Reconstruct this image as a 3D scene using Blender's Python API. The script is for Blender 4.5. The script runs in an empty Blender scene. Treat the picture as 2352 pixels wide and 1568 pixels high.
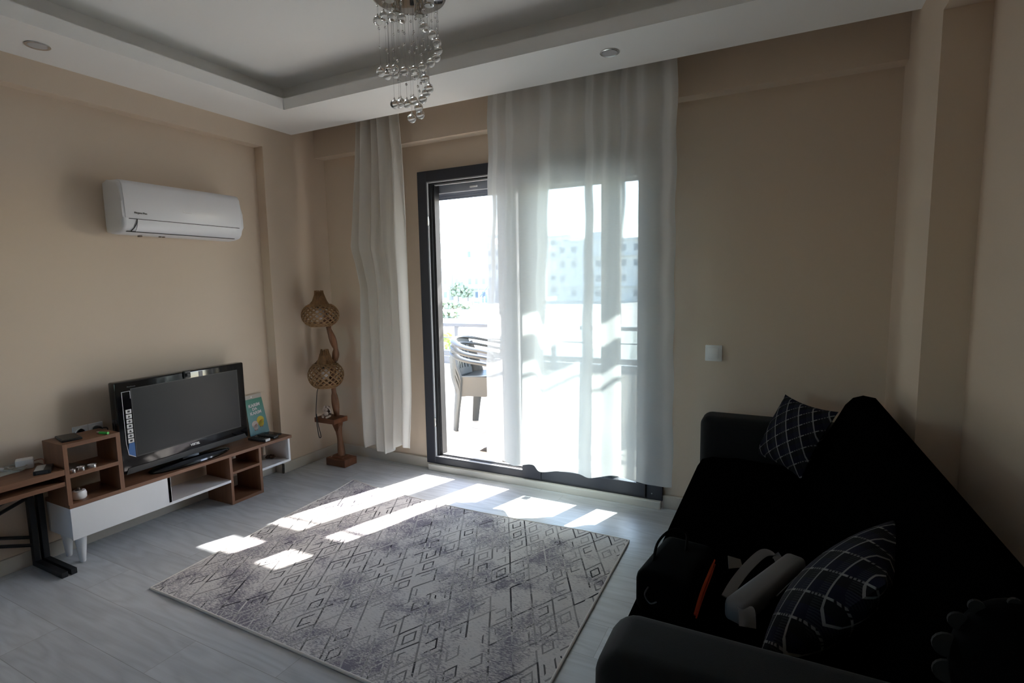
import bpy, bmesh, math, random
from mathutils import Vector, Matrix, noise as mnoise
R = math.radians
rnd = random.Random(7)
scene = bpy.context.scene
COL = scene.collection

# ------------------------------------------------------------------ materials
def mat(name, col, rough=.5, metal=0., spec=.5, bump=None, sheen=0., trans=0., vary=None, coat=0.):
    m = bpy.data.materials.new(name); m.use_nodes = True
    nt = m.node_tree; b = nt.nodes['Principled BSDF']
    b.inputs['Base Color'].default_value = (*col, 1)
    b.inputs['Roughness'].default_value = rough
    b.inputs['Metallic'].default_value = metal
    b.inputs['Specular IOR Level'].default_value = spec
    if sheen: b.inputs['Sheen Weight'].default_value = sheen
    if trans: b.inputs['Transmission Weight'].default_value = trans
    if coat: b.inputs['Coat Weight'].default_value = coat
    g = nt.nodes.new('ShaderNodeNewGeometry')
    if vary:
        n = nt.nodes.new('ShaderNodeTexNoise'); n.inputs['Scale'].default_value = vary[0]
        n.inputs['Detail'].default_value = 5
        nt.links.new(g.outputs['Position'], n.inputs['Vector'])
        mx = nt.nodes.new('ShaderNodeMix'); mx.data_type = 'RGBA'
        mx.inputs['A'].default_value = (*[c * (1 - vary[1]) for c in col], 1)
        mx.inputs['B'].default_value = (*[min(1, c * (1 + vary[1])) for c in col], 1)
        nt.links.new(n.outputs['Fac'], mx.inputs['Factor'])
        nt.links.new(mx.outputs['Result'], b.inputs['Base Color'])
    if bump:
        n = nt.nodes.new('ShaderNodeTexNoise'); n.inputs['Scale'].default_value = bump[0]
        nt.links.new(g.outputs['Position'], n.inputs['Vector'])
        bp = nt.nodes.new('ShaderNodeBump'); bp.inputs['Strength'].default_value = bump[1]
        bp.inputs['Distance'].default_value = .002
        nt.links.new(n.outputs['Fac'], bp.inputs['Height'])
        nt.links.new(bp.outputs['Normal'], b.inputs['Normal'])
    return m

class NT:
    """small helper for node maths"""
    def __init__(s, m): s.t = m.node_tree; s.b = s.t.nodes.get('Principled BSDF')
    def n(s, typ, **kw):
        x = s.t.nodes.new(typ)
        for k, v in kw.items(): setattr(x, k, v)
        return x
    def set(s, sock, v):
        if hasattr(v, 'is_output'): s.t.links.new(v, sock)
        else: sock.default_value = v
    def m(s, op, a, b=None, c=None):
        x = s.n('ShaderNodeMath', operation=op); s.set(x.inputs[0], a)
        if b is not None: s.set(x.inputs[1], b)
        if c is not None: s.set(x.inputs[2], c)
        return x.outputs[0]
    def pos(s):
        g = s.n('ShaderNodeNewGeometry'); q = s.n('ShaderNodeSeparateXYZ')
        s.t.links.new(g.outputs['Position'], q.inputs[0]); return q.outputs
    def vec(s, x, y, z=0.):
        c = s.n('ShaderNodeCombineXYZ'); s.set(c.inputs[0], x); s.set(c.inputs[1], y); s.set(c.inputs[2], z); return c.outputs[0]
    def noise(s, v, scale, detail=3, rough=.5):
        x = s.n('ShaderNodeTexNoise'); s.set(x.inputs['Vector'], v); x.inputs['Scale'].default_value = scale
        x.inputs['Detail'].default_value = detail; x.inputs['Roughness'].default_value = rough; return x.outputs['Fac']
    def white(s, v):
        x = s.n('ShaderNodeTexWhiteNoise', noise_dimensions='3D'); s.set(x.inputs['Vector'], v); return x.outputs['Value']
    def ramp(s, f, a, b): 
        x = s.n('ShaderNodeMapRange'); s.set(x.inputs[0], f); x.inputs[1].default_value = a; x.inputs[2].default_value = b; return x.outputs[0]
    def mix(s, f, a, b):
        x = s.n('ShaderNodeMix', data_type='RGBA'); s.set(x.inputs['Factor'], f)
        for k, v in (('A', a), ('B', b)):
            if isinstance(v, tuple): x.inputs[k].default_value = (*v, 1)
            else: s.t.links.new(v, x.inputs[k])
        return x.outputs['Result']

def wood(name, a, b, axis='y', rough=.45, sc=1.):
    m = mat(name, a, rough); N = NT(m); p = N.pos()
    k = {'x': (1.6, 26, 26), 'y': (26, 1.6, 26), 'z': (26, 26, 1.6)}[axis]
    v = N.vec(N.m('MULTIPLY', p[0], k[0] * sc), N.m('MULTIPLY', p[1], k[1] * sc), N.m('MULTIPLY', p[2], k[2] * sc))
    f = N.noise(v, 1.0, 6, .6)
    f = N.ramp(f, .3, .72)
    N.t.links.new(N.mix(f, b, a), N.b.inputs['Base Color'])
    return m

WALL = mat('wall_paint', (.66, .545, .435), .75, spec=.25, bump=(420, .12))
WHITE = mat('ceiling_paint', (.87, .865, .85), .8, spec=.2)
BASEB = mat('baseboard_laminate', (.52, .48, .42), .5)
ANTHR = mat('anthracite_frame', (.022, .024, .034), .42)
GASK = mat('grey_gasket', (.42, .42, .44), .5)
BLACKG = mat('black_gasket', (.004, .004, .005), .6)
SHUT = mat('shutter_grey', (.36, .38, .43), .45)
PLASTW = mat('white_plastic', (.78, .78, .78), .35)
ACW = mat('ac_white_plastic', (.73, .74, .785), .32)
DARKGAP = mat('dark_gap', (.01, .01, .01), .7)
LACQ = mat('white_lacquer', (.74, .745, .755), .28)
WOOD = wood('walnut_laminate_y', (.235, .112, .06), (.15, .068, .036), 'y')
WOODZ = wood('walnut_laminate_z', (.235, .112, .06), (.15, .068, .036), 'z')
WOODX = wood('walnut_laminate_x', (.235, .112, .06), (.15, .068, .036), 'x')
BLKM = mat('black_powder_metal', (.007, .0075, .010), .5)
TVB = mat('gloss_black_plastic', (.006, .006, .007), .08, spec=.5)
TVS = mat('tv_screen_matte', (.008, .008, .010), .30, spec=.3)
CHROME = mat('chrome', (.72, .70, .68), .06, metal=1.)
SILV = mat('silver_tin', (.7, .7, .7), .25, metal=1.)
SOFA = mat('charcoal_upholstery', (.0075, .0075, .0082), .85, spec=.2, sheen=.05, bump=(900, .4))
VELV = mat('black_velour', (.0008, .0008, .0009), .95, spec=.0)
BAGB = mat('black_nylon', (.0008, .0008, .0009), .8, spec=.03)
BAGG = mat('grey_leatherette', (.15, .153, .158), .5, spec=.35)
ORANGE = mat('orange_piping', (.5, .055, .012), .5)
TAGC = mat('pale_card', (.13, .13, .115), .7)
DARKPL = mat('dark_plastic', (.012, .012, .013), .4)
GREYPL = mat('grey_remote_plastic', (.05, .052, .055), .4)
GREEN = mat('green_plastic', (.03, .42, .06), .35)
BLUE = mat('blue_sticker', (.015, .10, .30), .4)
STICKW = mat('white_sticker', (.62, .62, .62), .5)
INK = mat('dark_ink', (.02, .02, .022), .6)
PAPER = mat('paper', (.50, .53, .50), .8)
PAPERD = mat('grey_paper', (.16, .135, .115), .8)
CREAM = mat('cream_cable', (.48, .45, .38), .5)
RAFFIA = wood('raffia', (.29, .155, .065), (.14, .07, .03), 'z', .8, 3.)
WEAVE = mat('woven_cane', (.25, .14, .06), .65, vary=(60, .35))
BRANCH = wood('varnished_branch', (.25, .11, .05), (.09, .036, .016), 'z', .5, .8)
LAMPW = wood('dark_lamp_wood', (.20, .072, .03), (.11, .038, .016), 'x', .5)
BONE = mat('bone_ceramic', (.50, .40, .34), .5)
FIGD = mat('dark_ceramic', (.05, .03, .02), .5)
BULB = mat('white_bulb_glass', (.75, .70, .68), .3)
CHAIRP = mat('grey_resin', (.060, .068, .073), .38)
BTILE = None
OUTW = mat('white_render', (.74, .74, .73), .8)
FACW = mat('pale_facade', (.80, .79, .77), .85)
FACG = mat('window_grey', (.30, .33, .37), .5)
FACB = mat('blue_glazing', (.16, .27, .42), .4)
LEAF = mat('hedge_leaves', (.34, .37, .25), .8, vary=(3, .4))
LEAFY = mat('yellow_green_leaves', (.36, .44, .10), .8, vary=(8, .4))
TRUNK = mat('tree_bark', (.25, .22, .18), .9)
GRND = mat('pale_ground', (.55, .53, .47), .9, vary=(.2, .15))
ROAD = mat('pale_road', (.60, .59, .57), .9)
RAILM = mat('rail_grey_metal', (.16, .18, .22), .4)
CALG = None

# glass: clear pane with mild reflection
def glass_mat(name, tint, refl=.06):
    m = bpy.data.materials.new(name); m.use_nodes = True; nt = m.node_tree
    nt.nodes.remove(nt.nodes['Principled BSDF']); out = nt.nodes['Material Output']
    t = nt.nodes.new('ShaderNodeBsdfTransparent'); t.inputs[0].default_value = (*tint, 1)
    g = nt.nodes.new('ShaderNodeBsdfGlossy'); g.inputs['Roughness'].default_value = .02
    f = nt.nodes.new('ShaderNodeLayerWeight'); f.inputs[0].default_value = .18
    mu = nt.nodes.new('ShaderNodeMath'); mu.operation = 'MULTIPLY_ADD'; mu.inputs[1].default_value = .5; mu.inputs[2].default_value = refl * .3
    mx = nt.nodes.new('ShaderNodeMixShader')
    nt.links.new(f.outputs['Facing'], mu.inputs[0]); nt.links.new(mu.outputs[0], mx.inputs[0])
    nt.links.new(t.outputs[0], mx.inputs[1]); nt.links.new(g.outputs[0], mx.inputs[2]); nt.links.new(mx.outputs[0], out.inputs[0])
    return m
PANE = glass_mat('window_glass', (.90, .96, .95))
RAILG = glass_mat('rail_glass', (.93, .96, .95))
BALL = mat('crystal_glass', (.97, .97, .97), .01, trans=1.)
BALL.node_tree.nodes['Principled BSDF'].inputs['IOR'].default_value = 1.45

def cloth_mat(name, col, tr, translu, stripes=0.):
    m = bpy.data.materials.new(name); m.use_nodes = True; nt = m.node_tree
    nt.nodes.remove(nt.nodes['Principled BSDF']); out = nt.nodes['Material Output']
    d = nt.nodes.new('ShaderNodeBsdfDiffuse'); d.inputs[0].default_value = (*col, 1)
    l = nt.nodes.new('ShaderNodeBsdfTranslucent'); l.inputs[0].default_value = (*col, 1)
    t = nt.nodes.new('ShaderNodeBsdfTransparent')
    a = nt.nodes.new('ShaderNodeMixShader'); a.inputs[0].default_value = translu
    b = nt.nodes.new('ShaderNodeMixShader')
    nt.links.new(d.outputs[0], a.inputs[1]); nt.links.new(l.outputs[0], a.inputs[2])
    nt.links.new(a.outputs[0], b.inputs[1]); nt.links.new(t.outputs[0], b.inputs[2])
    # woven cloth: open when looked through squarely, closed when light comes in slantwise between the yarns
    tc = nt.nodes.new('ShaderNodeTexCoord'); mp = nt.nodes.new('ShaderNodeMapping'); mp.inputs['Scale'].default_value = (30, 30, 260)
    n = nt.nodes.new('ShaderNodeTexNoise'); n.inputs['Scale'].default_value = 1.
    mr = nt.nodes.new('ShaderNodeMapRange'); mr.inputs[3].default_value = tr * .8; mr.inputs[4].default_value = tr * 1.2
    nt.links.new(tc.outputs['Object'], mp.inputs[0]); nt.links.new(mp.outputs[0], n.inputs['Vector'])
    nt.links.new(n.outputs['Fac'], mr.inputs[0])
    g = nt.nodes.new('ShaderNodeNewGeometry'); dp = nt.nodes.new('ShaderNodeVectorMath'); dp.operation = 'DOT_PRODUCT'
    ab = nt.nodes.new('ShaderNodeMath'); ab.operation = 'ABSOLUTE'
    fr = nt.nodes.new('ShaderNodeMapRange'); fr.interpolation_type = 'SMOOTHSTEP'; fr.inputs[1].default_value = .74; fr.inputs[2].default_value = .96; fr.inputs[3].default_value = .05
    mu = nt.nodes.new('ShaderNodeMath'); mu.operation = 'MULTIPLY'
    nt.links.new(g.outputs['Incoming'], dp.inputs[0]); nt.links.new(g.outputs['Normal'], dp.inputs[1]); nt.links.new(dp.outputs['Value'], ab.inputs[0])
    nt.links.new(ab.outputs[0], fr.inputs[0]); nt.links.new(fr.outputs[0], mu.inputs[0]); nt.links.new(mr.outputs[0], mu.inputs[1])
    nt.links.new(mu.outputs[0], b.inputs[0])
    nt.links.new(b.outputs[0], out.inputs[0]); return m
SHEER = cloth_mat('sheer_voile', (.78, .795, .795), .15, .27)
DRAPE = cloth_mat('gathered_voile', (.74, .72, .68), .10, .35)

# floor: whitewashed oak planks running along x
def floor_mat():
    m = mat('whitewashed_oak_laminate', (.5, .5, .48), .36, spec=.4); N = NT(m); p = N.pos()
    row = N.m('FLOOR', N.m('DIVIDE', p[1], .195))
    off = N.m('MULTIPLY', N.white(N.vec(row, 3.3)), 1.3)
    px = N.m('ADD', p[0], off)
    pl = N.m('FLOOR', N.m('DIVIDE', px, 1.285))
    rid = N.white(N.vec(row, pl, 1.7))
    gx = N.m('ADD', N.m('MULTIPLY', px, 1.15), N.m('MULTIPLY', rid, 37.))
    wv = N.noise(N.vec(gx, N.m('MULTIPLY', p[1], 6.), rid), 1.0, 2)
    rings = N.m('FRACT', N.m('MULTIPLY', wv, 9.))
    rings = N.m('ABSOLUTE', N.m('SUBTRACT', rings, .5))
    fine = N.noise(N.vec(N.m('MULTIPLY', px, 4.), N.m('MULTIPLY', p[1], 90.), rid), 1.0, 4, .65)
    f = N.m('ADD', N.m('MULTIPLY', N.ramp(rings, .5, .10), .32), N.m('MULTIPLY', N.ramp(fine, .25, .75), .34))
    f = N.m('ADD', f, N.m('MULTIPLY', rid, .30))
    c = N.mix(f, (.38, .398, .418), (.60, .628, .655))
    fy = N.m('FRACT', N.m('DIVIDE', p[1], .195)); fx = N.m('FRACT', N.m('DIVIDE', px, 1.285))
    seam = N.m('MAXIMUM', N.m('LESS_THAN', fy, .012), N.m('LESS_THAN', fx, .0018))
    c = N.mix(N.m('MULTIPLY', seam, .5), c, (.16, .15, .14))
    N.t.links.new(c, N.b.inputs['Base Color'])
    bp = N.n('ShaderNodeBump'); bp.inputs['Strength'].default_value = .12; bp.inputs['Distance'].default_value = .002
    N.set(bp.inputs['Height'], f); N.t.links.new(bp.outputs[0], N.b.inputs['Normal'])
    return m
FLOOR = floor_mat()

def rug_mat():
    m = mat('rug_pile', (.5, .5, .5), .95, spec=.1); N = NT(m); p = N.pos()
    wob = N.m('MULTIPLY', N.m('SUBTRACT', N.noise(N.vec(p[0], p[1]), 5., 2), .5), .02)
    x = N.m('ADD', p[0], wob); y = N.m('SUBTRACT', p[1], wob)
    P = N.m('DIVIDE', N.m('SUBTRACT', x, 1.673), .1014); Q = N.m('DIVIDE', N.m('ADD', y, 1.008), .191)
    u = N.m('ADD', P, Q); v = N.m('SUBTRACT', P, Q)
    fu, fv, iu, iv = N.m('FRACT', u), N.m('FRACT', v), N.m('FLOOR', u), N.m('FLOOR', v)
    ru, rv = N.m('ROUND', u), N.m('ROUND', v)
    fine = N.noise(N.vec(N.m('MULTIPLY', p[0], 60.), N.m('MULTIPLY', p[1], 170.)), 1., 3, .7)
    big = N.noise(N.vec(p[0], p[1], 4.), 3.0, 8, .68)
    dark = N.ramp(N.m('ADD', big, N.m('MULTIPLY', N.m('SUBTRACT', fine, .5), .55)), .47, .60)
    region = N.noise(N.vec(p[0], p[1], 9.), 4.5, 2)
    def seg(d, key, thr, w):
        r = N.white(key)
        on = N.m('LESS_THAN', d, w)
        st = N.m('MULTIPLY', N.m('GREATER_THAN', N.m('ADD', r, N.m('MULTIPLY', N.m('SUBTRACT', region, .5), 1.6)), thr), N.m('ADD', .35, N.m('MULTIPLY', N.white(N.vec(r, 5.1, 2.2)), .65)))
        return N.m('MULTIPLY', on, st)
    du = N.m('ABSOLUTE', N.m('SUBTRACT', u, ru)); dv = N.m('ABSOLUTE', N.m('SUBTRACT', v, rv))
    L = N.m('MAXIMUM', seg(du, N.vec(ru, iv, 1.), .14, .042), seg(dv, N.vec(iu, rv, 2.), .22, .042))
    au = N.m('ABSOLUTE', N.m('SUBTRACT', fu, .5)); av = N.m('ABSOLUTE', N.m('SUBTRACT', fv, .5))
    mm = N.m('MAXIMUM', au, av)
    ring = N.m('ABSOLUTE', N.m('SUBTRACT', mm, .235))
    # which of the four sides of the inner rhombus is drawn
    side = N.m('ADD', N.m('MULTIPLY', N.m('GREATER_THAN', au, av), 2.), N.m('GREATER_THAN', N.m('ADD', N.m('SUBTRACT', fu, .5), N.m('SUBTRACT', fv, .5)), 0.))
    cell = N.white(N.vec(iu, iv, 3.))
    sd = N.m('GREATER_THAN', N.m('ADD', N.white(N.vec(N.m('ADD', iu, N.m('MULTIPLY', side, 31.)), iv, 8.)), N.m('MULTIPLY', N.m('GREATER_THAN', cell, .6), .5)), .42)
    L2 = N.m('MULTIPLY', seg(ring, N.vec(iu, iv, 6.), .25, .036), sd)
    L = N.m('MAXIMUM', L, L2)
    L = N.m('MULTIPLY', L, N.ramp(fine, .15, .36))
    base = N.mix(dark, (.68, .655, .64), (.205, .19, .235))
    base = N.mix(N.m('MULTIPLY', N.ramp(fine, .35, .65), .25), base, (.30, .29, .30))
    lc = N.mix(N.m('MULTIPLY', dark, N.m('GREATER_THAN', region, .44)), (.028, .027, .033), (.72, .70, .68))
    N.t.links.new(N.mix(L, base, lc), N.b.inputs['Base Color'])
    bp = N.n('ShaderNodeBump'); bp.inputs['Strength'].default_value = .5; bp.inputs['Distance'].default_value = .003
    N.set(bp.inputs['Height'], N.m('SUBTRACT', fine, L)); N.t.links.new(bp.outputs[0], N.b.inputs['Normal'])
    return m
RUG = rug_mat()
RUGB = mat('rug_binding', (.66, .64, .60), .9)

def plaid_mat():
    m = mat('plaid_cotton', (.02, .02, .03), .9, spec=.1); N = NT(m)
    uv = N.n('ShaderNodeUVMap'); q = N.n('ShaderNodeSeparateXYZ'); N.t.links.new(uv.outputs[0], q.inputs[0])
    a = N.m('MULTIPLY', N.m('ADD', q.outputs[0], N.m('MULTIPLY', q.outputs[1], .8)), 4.2)
    b = N.m('MULTIPLY', N.m('SUBTRACT', q.outputs[0], N.m('MULTIPLY', q.outputs[1], 1.05)), 4.2)
    fa, fb = N.m('FRACT', a), N.m('FRACT', b)
    la = N.m('LESS_THAN', fa, .085); lb = N.m('LESS_THAN', fb, .085)
    dash = N.m('GREATER_THAN', N.m('FRACT', N.m('MULTIPLY', a, 6.)), .4)
    big = N.m('MAXIMUM', N.m('LESS_THAN', fa, .3), 0.)
    lines = N.m('MAXIMUM', N.m('MULTIPLY', la, .85), N.m('MULTIPLY', lb, N.m('MAXIMUM', N.m('MULTIPLY', dash, .6), big)))
    navy = N.m('GREATER_THAN', fb, .5)
    weave = N.m('GREATER_THAN', N.m('FRACT', N.m('MULTIPLY', b, 11.)), .5)
    base = N.mix(navy, (.007, .007, .008), (.007, .007, .016))
    base = N.mix(N.m('MULTIPLY', weave, N.m('MULTIPLY', N.m('GREATER_THAN', fa, .6), .35)), base, (.045, .045, .048))
    N.t.links.new(N.mix(lines, base, (.20, .20, .195)), N.b.inputs['Base Color'])
    return m
PLAID = plaid_mat()

def tile_mat():
    m = mat('beige_balcony_tile', (.55, .50, .43), .45); N = NT(m); p = N.pos()
    fx = N.m('FRACT', N.m('DIVIDE', p[0], .42)); fy = N.m('FRACT', N.m('DIVIDE', N.m('ADD', p[1], .1), .42))
    g = N.m('MAXIMUM', N.m('LESS_THAN', fx, .018), N.m('LESS_THAN', fy, .018))
    n = N.noise(N.vec(p[0], p[1]), 6., 4)
    c = N.mix(n, (.70, .66, .60), (.60, .56, .49))
    N.t.links.new(N.mix(g, c, (.34, .31, .27)), N.b.inputs['Base Color']); return m
BTILE = tile_mat()

def card_mat():
    m = mat('green_card', (.06, .22, .15), .35); N = NT(m); p = N.pos()
    f = N.ramp(p[2], .60, .36)
    N.t.links.new(N.mix(f, (.035, .20, .13), (.15, .31, .35)), N.b.inputs['Base Color']); return m
CALG = card_mat()

# ------------------------------------------------------------------ mesh building
OFF = {}
class MB:
    def __init__(s): s.bm = bmesh.new(); s.uv = None
    def box(s, x0, x1, y0, y1, z0, z1, bev=0., seg=2):
        r = bmesh.ops.create_cube(s.bm, size=1.)['verts']
        for v in r: v.co = Vector((x0 + (v.co.x + .5) * (x1 - x0), y0 + (v.co.y + .5) * (y1 - y0), z0 + (v.co.z + .5) * (z1 - z0)))
        if bev:
            es = list({e for v in r for e in v.link_edges})
            bmesh.ops.bevel(s.bm, geom=es, offset=bev, segments=seg, profile=.5, affect='EDGES')
        return s
    def xform(s, M, start=0):
        for v in list(s.bm.verts)[start:]: v.co = M @ v.co
        return s
    def tube(s, pts, r, n=8, cap=True, close=False):
        pts = [Vector(p) for p in pts]; rr = r if isinstance(r, (list, tuple)) else [r] * len(pts)
        rings = []; up = None
        for i, p in enumerate(pts):
            if close: t = pts[(i + 1) % len(pts)] - pts[i - 1]
            else: t = (pts[min(i + 1, len(pts) - 1)] - pts[max(i - 1, 0)])
            t.normalize()
            if up is None: up = Vector((0, 0, 1)) if abs(t.z) < .9 else Vector((1, 0, 0))
            a = t.cross(up)
            if a.length < 1e-4: a = t.cross(Vector((0, 1, 0)))
            a.normalize(); b = a.cross(t).normalized(); up = b
            rings.append([s.bm.verts.new(p + (a * math.cos(2 * math.pi * k / n) + b * math.sin(2 * math.pi * k / n)) * rr[i]) for k in range(n)])
        s._skin(rings, n, close)
        if cap and not close: s.bm.faces.new(rings[0]); s.bm.faces.new(list(reversed(rings[-1])))
        return s
    def _skin(s, rings, n, close=False):
        L = len(rings)
        for i in range(L if close else L - 1):
            A, B = rings[i], rings[(i + 1) % L]
            for k in range(n): s.bm.faces.new((A[k], B[k], B[(k + 1) % n], A[(k + 1) % n]))
    def band(s, pts, sides, w, t):
        """rectangular-section sweep: sides[i] = direction of the wide side"""
        rings = []
        for i, p in enumerate(pts):
            p = Vector(p); tg = (Vector(pts[min(i + 1, len(pts) - 1)]) - Vector(pts[max(i - 1, 0)])).normalized()
            a = Vector(sides[i]); a = (a - tg * a.dot(tg)).normalized(); b = tg.cross(a).normalized()
            ww = w[i] if isinstance(w, (list, tuple)) else w
            c = [(.5, .35), (.35, .5), (-.35, .5), (-.5, .35), (-.5, -.35), (-.35, -.5), (.35, -.5), (.5, -.35)]
            rings.append([s.bm.verts.new(p + a * cx * ww + b * cy * t) for cx, cy in c])
        s._skin(rings, 8); s.bm.faces.new(rings[0]); s.bm.faces.new(list(reversed(rings[-1]))); return s
    def lathe(s, prof, c, n=24, M=None):
        c = Vector(c); rings = []
        for r, z in prof:
            rings.append([s.bm.verts.new(Vector((max(r, 1e-5) * math.cos(2 * math.pi * k / n), max(r, 1e-5) * math.sin(2 * math.pi * k / n), z))) for k in range(n)])
        for ring in rings:
            for v in ring: v.co = c + ((M @ v.co) if M else v.co)
        s._skin(rings, n); s.bm.faces.new(rings[0]); s.bm.faces.new(list(reversed(rings[-1]))); return s
    def ell(s, c, r, M=None, seg=20, ring=12):
        v = bmesh.ops.create_uvsphere(s.bm, u_segments=seg, v_segments=ring, radius=1.)['verts']
        for q in v:
            w = Vector((q.co.x * r[0], q.co.y * r[1], q.co.z * r[2])); q.co = Vector(c) + ((M @ w) if M else w)
        return s
    def prism(s, poly, a0, a1, axis='y', bev=0., seg=3):
        """poly in the two remaining axes"""
        def P(u, v, a): return {'y': (u, a, v), 'x': (a, u, v), 'z': (u, v, a)}[axis]
        A = [s.bm.verts.new(P(u, v, a0)) for u, v in poly]; B = [s.bm.verts.new(P(u, v, a1)) for u, v in poly]
        n = len(poly); fs = [s.bm.faces.new(A), s.bm.faces.new(list(reversed(B)))]
        for k in range(n): s.bm.faces.new((A[k], B[k], B[(k + 1) % n], A[(k + 1) % n]))
        if bev:
            es = list({e for f in fs for e in f.edges})
            bmesh.ops.bevel(s.bm, geom=es, offset=bev, segments=seg, profile=.5, affect='EDGES')
        return s
    def grid(s, f, nu, nv, uv=False, thick=0.):
        V = [[s.bm.verts.new(f(i / nu, j / nv)) for j in range(nv + 1)] for i in range(nu + 1)]
        if uv: s.uv = s.uv or s.bm.loops.layers.uv.new('UVMap')
        for i in range(nu):
            for j in range(nv):
                fc = s.bm.faces.new((V[i][j], V[i + 1][j], V[i + 1][j + 1], V[i][j + 1]))
                if uv:
                    for lp, (a, b) in zip(fc.loops, ((i, j), (i + 1, j), (i + 1, j + 1), (i, j + 1))): lp[s.uv].uv = (a / nu, b / nv)
        return V
    def build(s, name, m, parent=None, smooth=False, recalc=True):
        if recalc: bmesh.ops.recalc_face_normals(s.bm, faces=list(s.bm.faces))
        me = bpy.data.meshes.new(name); s.bm.to_mesh(me); s.bm.free()
        ob = bpy.data.objects.new(name, me); COL.objects.link(ob); me.materials.append(m)
        if parent is not None:
            o = OFF.get(parent.name, Vector()); OFF[ob.name] = o
            if o.length: me.transform(Matrix.Translation(-o))
            ob.parent = parent
        if smooth:
            for p in me.polygons: p.use_smooth = True
            me.set_sharp_from_angle(angle=R(smooth if smooth is not True else 40))
        return ob

def tag(o, label, cat, group=None):
    o['label'] = label; o['category'] = cat
    if group: o['group'] = group
    return o
def thing(name, label, cat, loc=(0, 0, 0), group=None):
    o = bpy.data.objects.new(name, None); COL.objects.link(o); o.location = loc; o.empty_display_size = .05
    OFF[o.name] = Vector(loc); return tag(o, label, cat, group)
def struct(o): o['kind'] = 'structure'; return o
def solo(mb, name, m, label, cat, loc, group=None, smooth=False):
    """a thing that is one mesh; origin put at its base"""
    o = mb.build(name, m, None, smooth); o.data.transform(Matrix.Translation(-Vector(loc))); o.location = loc
    OFF[o.name] = Vector(loc); return tag(o, label, cat, group)
def text(body, size, name, m, parent, M, ext=.0006, align='CENTER', bold=0.):
    c = bpy.data.curves.new(name, 'FONT'); c.body = body; c.size = size; c.offset = bold; c.extrude = ext; c.align_x = align; c.align_y = 'CENTER'
    t = bpy.data.objects.new(name, c); COL.objects.link(t); bpy.context.view_layer.update()
    me = bpy.data.meshes.new_from_object(t.evaluated_get(bpy.context.evaluated_depsgraph_get()))
    bpy.data.objects.remove(t); bpy.data.curves.remove(c)
    me.transform(M); me.transform(Matrix.Translation(-OFF.get(parent.name, Vector())))
    me.materials.clear(); me.materials.append(m); me.name = name
    o = bpy.data.objects.new(name, me); COL.objects.link(o); o.parent = parent; return o
def frame_M(o, X, Y):
    X = Vector(X).normalized(); Y = Vector(Y); Y = (Y - X * Y.dot(X)).normalized(); Z = X.cross(Y)
    M = Matrix((X, Y, Z)).transposed().to_4x4(); M.translation = Vector(o); return M
def smoothpath(pts, n=8):
    pts = [Vector(p) for p in pts]; out = []
    for i in range(len(pts) - 1):
        p0, p1, p2, p3 = pts[max(i - 1, 0)], pts[i], pts[i + 1], pts[min(i + 2, len(pts) - 1)]
        for k in range(n):
            t = k / n
            out.append(.5 * ((2 * p1) + (p2 - p0) * t + (2 * p0 - 5 * p1 + 4 * p2 - p3) * t * t + (3 * p1 - p0 - 3 * p2 + p3) * t ** 3))
    out.append(pts[-1]); return out

# ------------------------------------------------------------------ the room
YB, YF = .095, .062           # back wall face, door frame face
XR, XP = 3.908, 3.766         # right wall, right pier / beam face
YR = -5.3
struct(MB().box(-.4, 4.3, YR - .2, .16, -.12, 0).build('floor', FLOOR))
w = MB()
w.box(-.35, -.084, YR, -.469, 0, 2.9)                     # recessed panel behind the tv
w.box(-.35, 0, -.469, .35, 0, 2.9)                        # corner column
w.box(-.2, 0, YR, -.469, 2.365, 2.9)                       # beam
struct(w.build('wall_left', WALL))
w = MB()
w.box(-.3, .925, YB, .26, 0, 2.9); w.box(2.674, 4.3, YB, .26, 0, 2.9); w.box(.925, 2.674, YB, .26, 2.18, 2.9)
w.box(-.2, 4.2, 0, .2, 2.373, 2.9)
struct(w.build('wall_back', WALL))
w = MB()
w.box(XR, 4.3, YR, .3, 0, 2.9); w.box(XP, 4.2, -.606, .3, 0, 2.9); w.box(XP, 4.2, YR, -.606, 2.33, 2.9)
struct(w.build('wall_right', WALL))
WX0, WX1, WZ0, WZ1 = .25, 1.15, 1.0, 1.95  # unseen window opening behind the camera, added to cast cool light on the near floor
w = MB()
w.box(-.3, WX0, YR - .2, YR, 0, 2.9); w.box(WX1, 4.3, YR - .2, YR, 0, 2.9); w.box(WX0, WX1, YR - .2, YR, 0, WZ0); w.box(WX0, WX1, YR - .2, YR, WZ1, 2.9)
struct(w.build('wall_rear', WALL))
wn = struct(MB().box(WX0, WX0 + .06, YR - .12, YR - .05, WZ0, WZ1).box(WX1 - .06, WX1, YR - .12, YR - .05, WZ0, WZ1).box(WX0 + .06, WX1 - .06, YR - .12, YR - .05, WZ0, WZ0 + .06).box(WX0 + .06, WX1 - .06, YR - .12, YR - .05, WZ1 - .06, WZ1).build('added_window_1', ANTHR))
MB().box(WX0 + .06, WX1 - .06, YR - .09, YR - .08, WZ0 + .06, WZ1 - .06).build('pane', PANE, wn)
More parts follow.
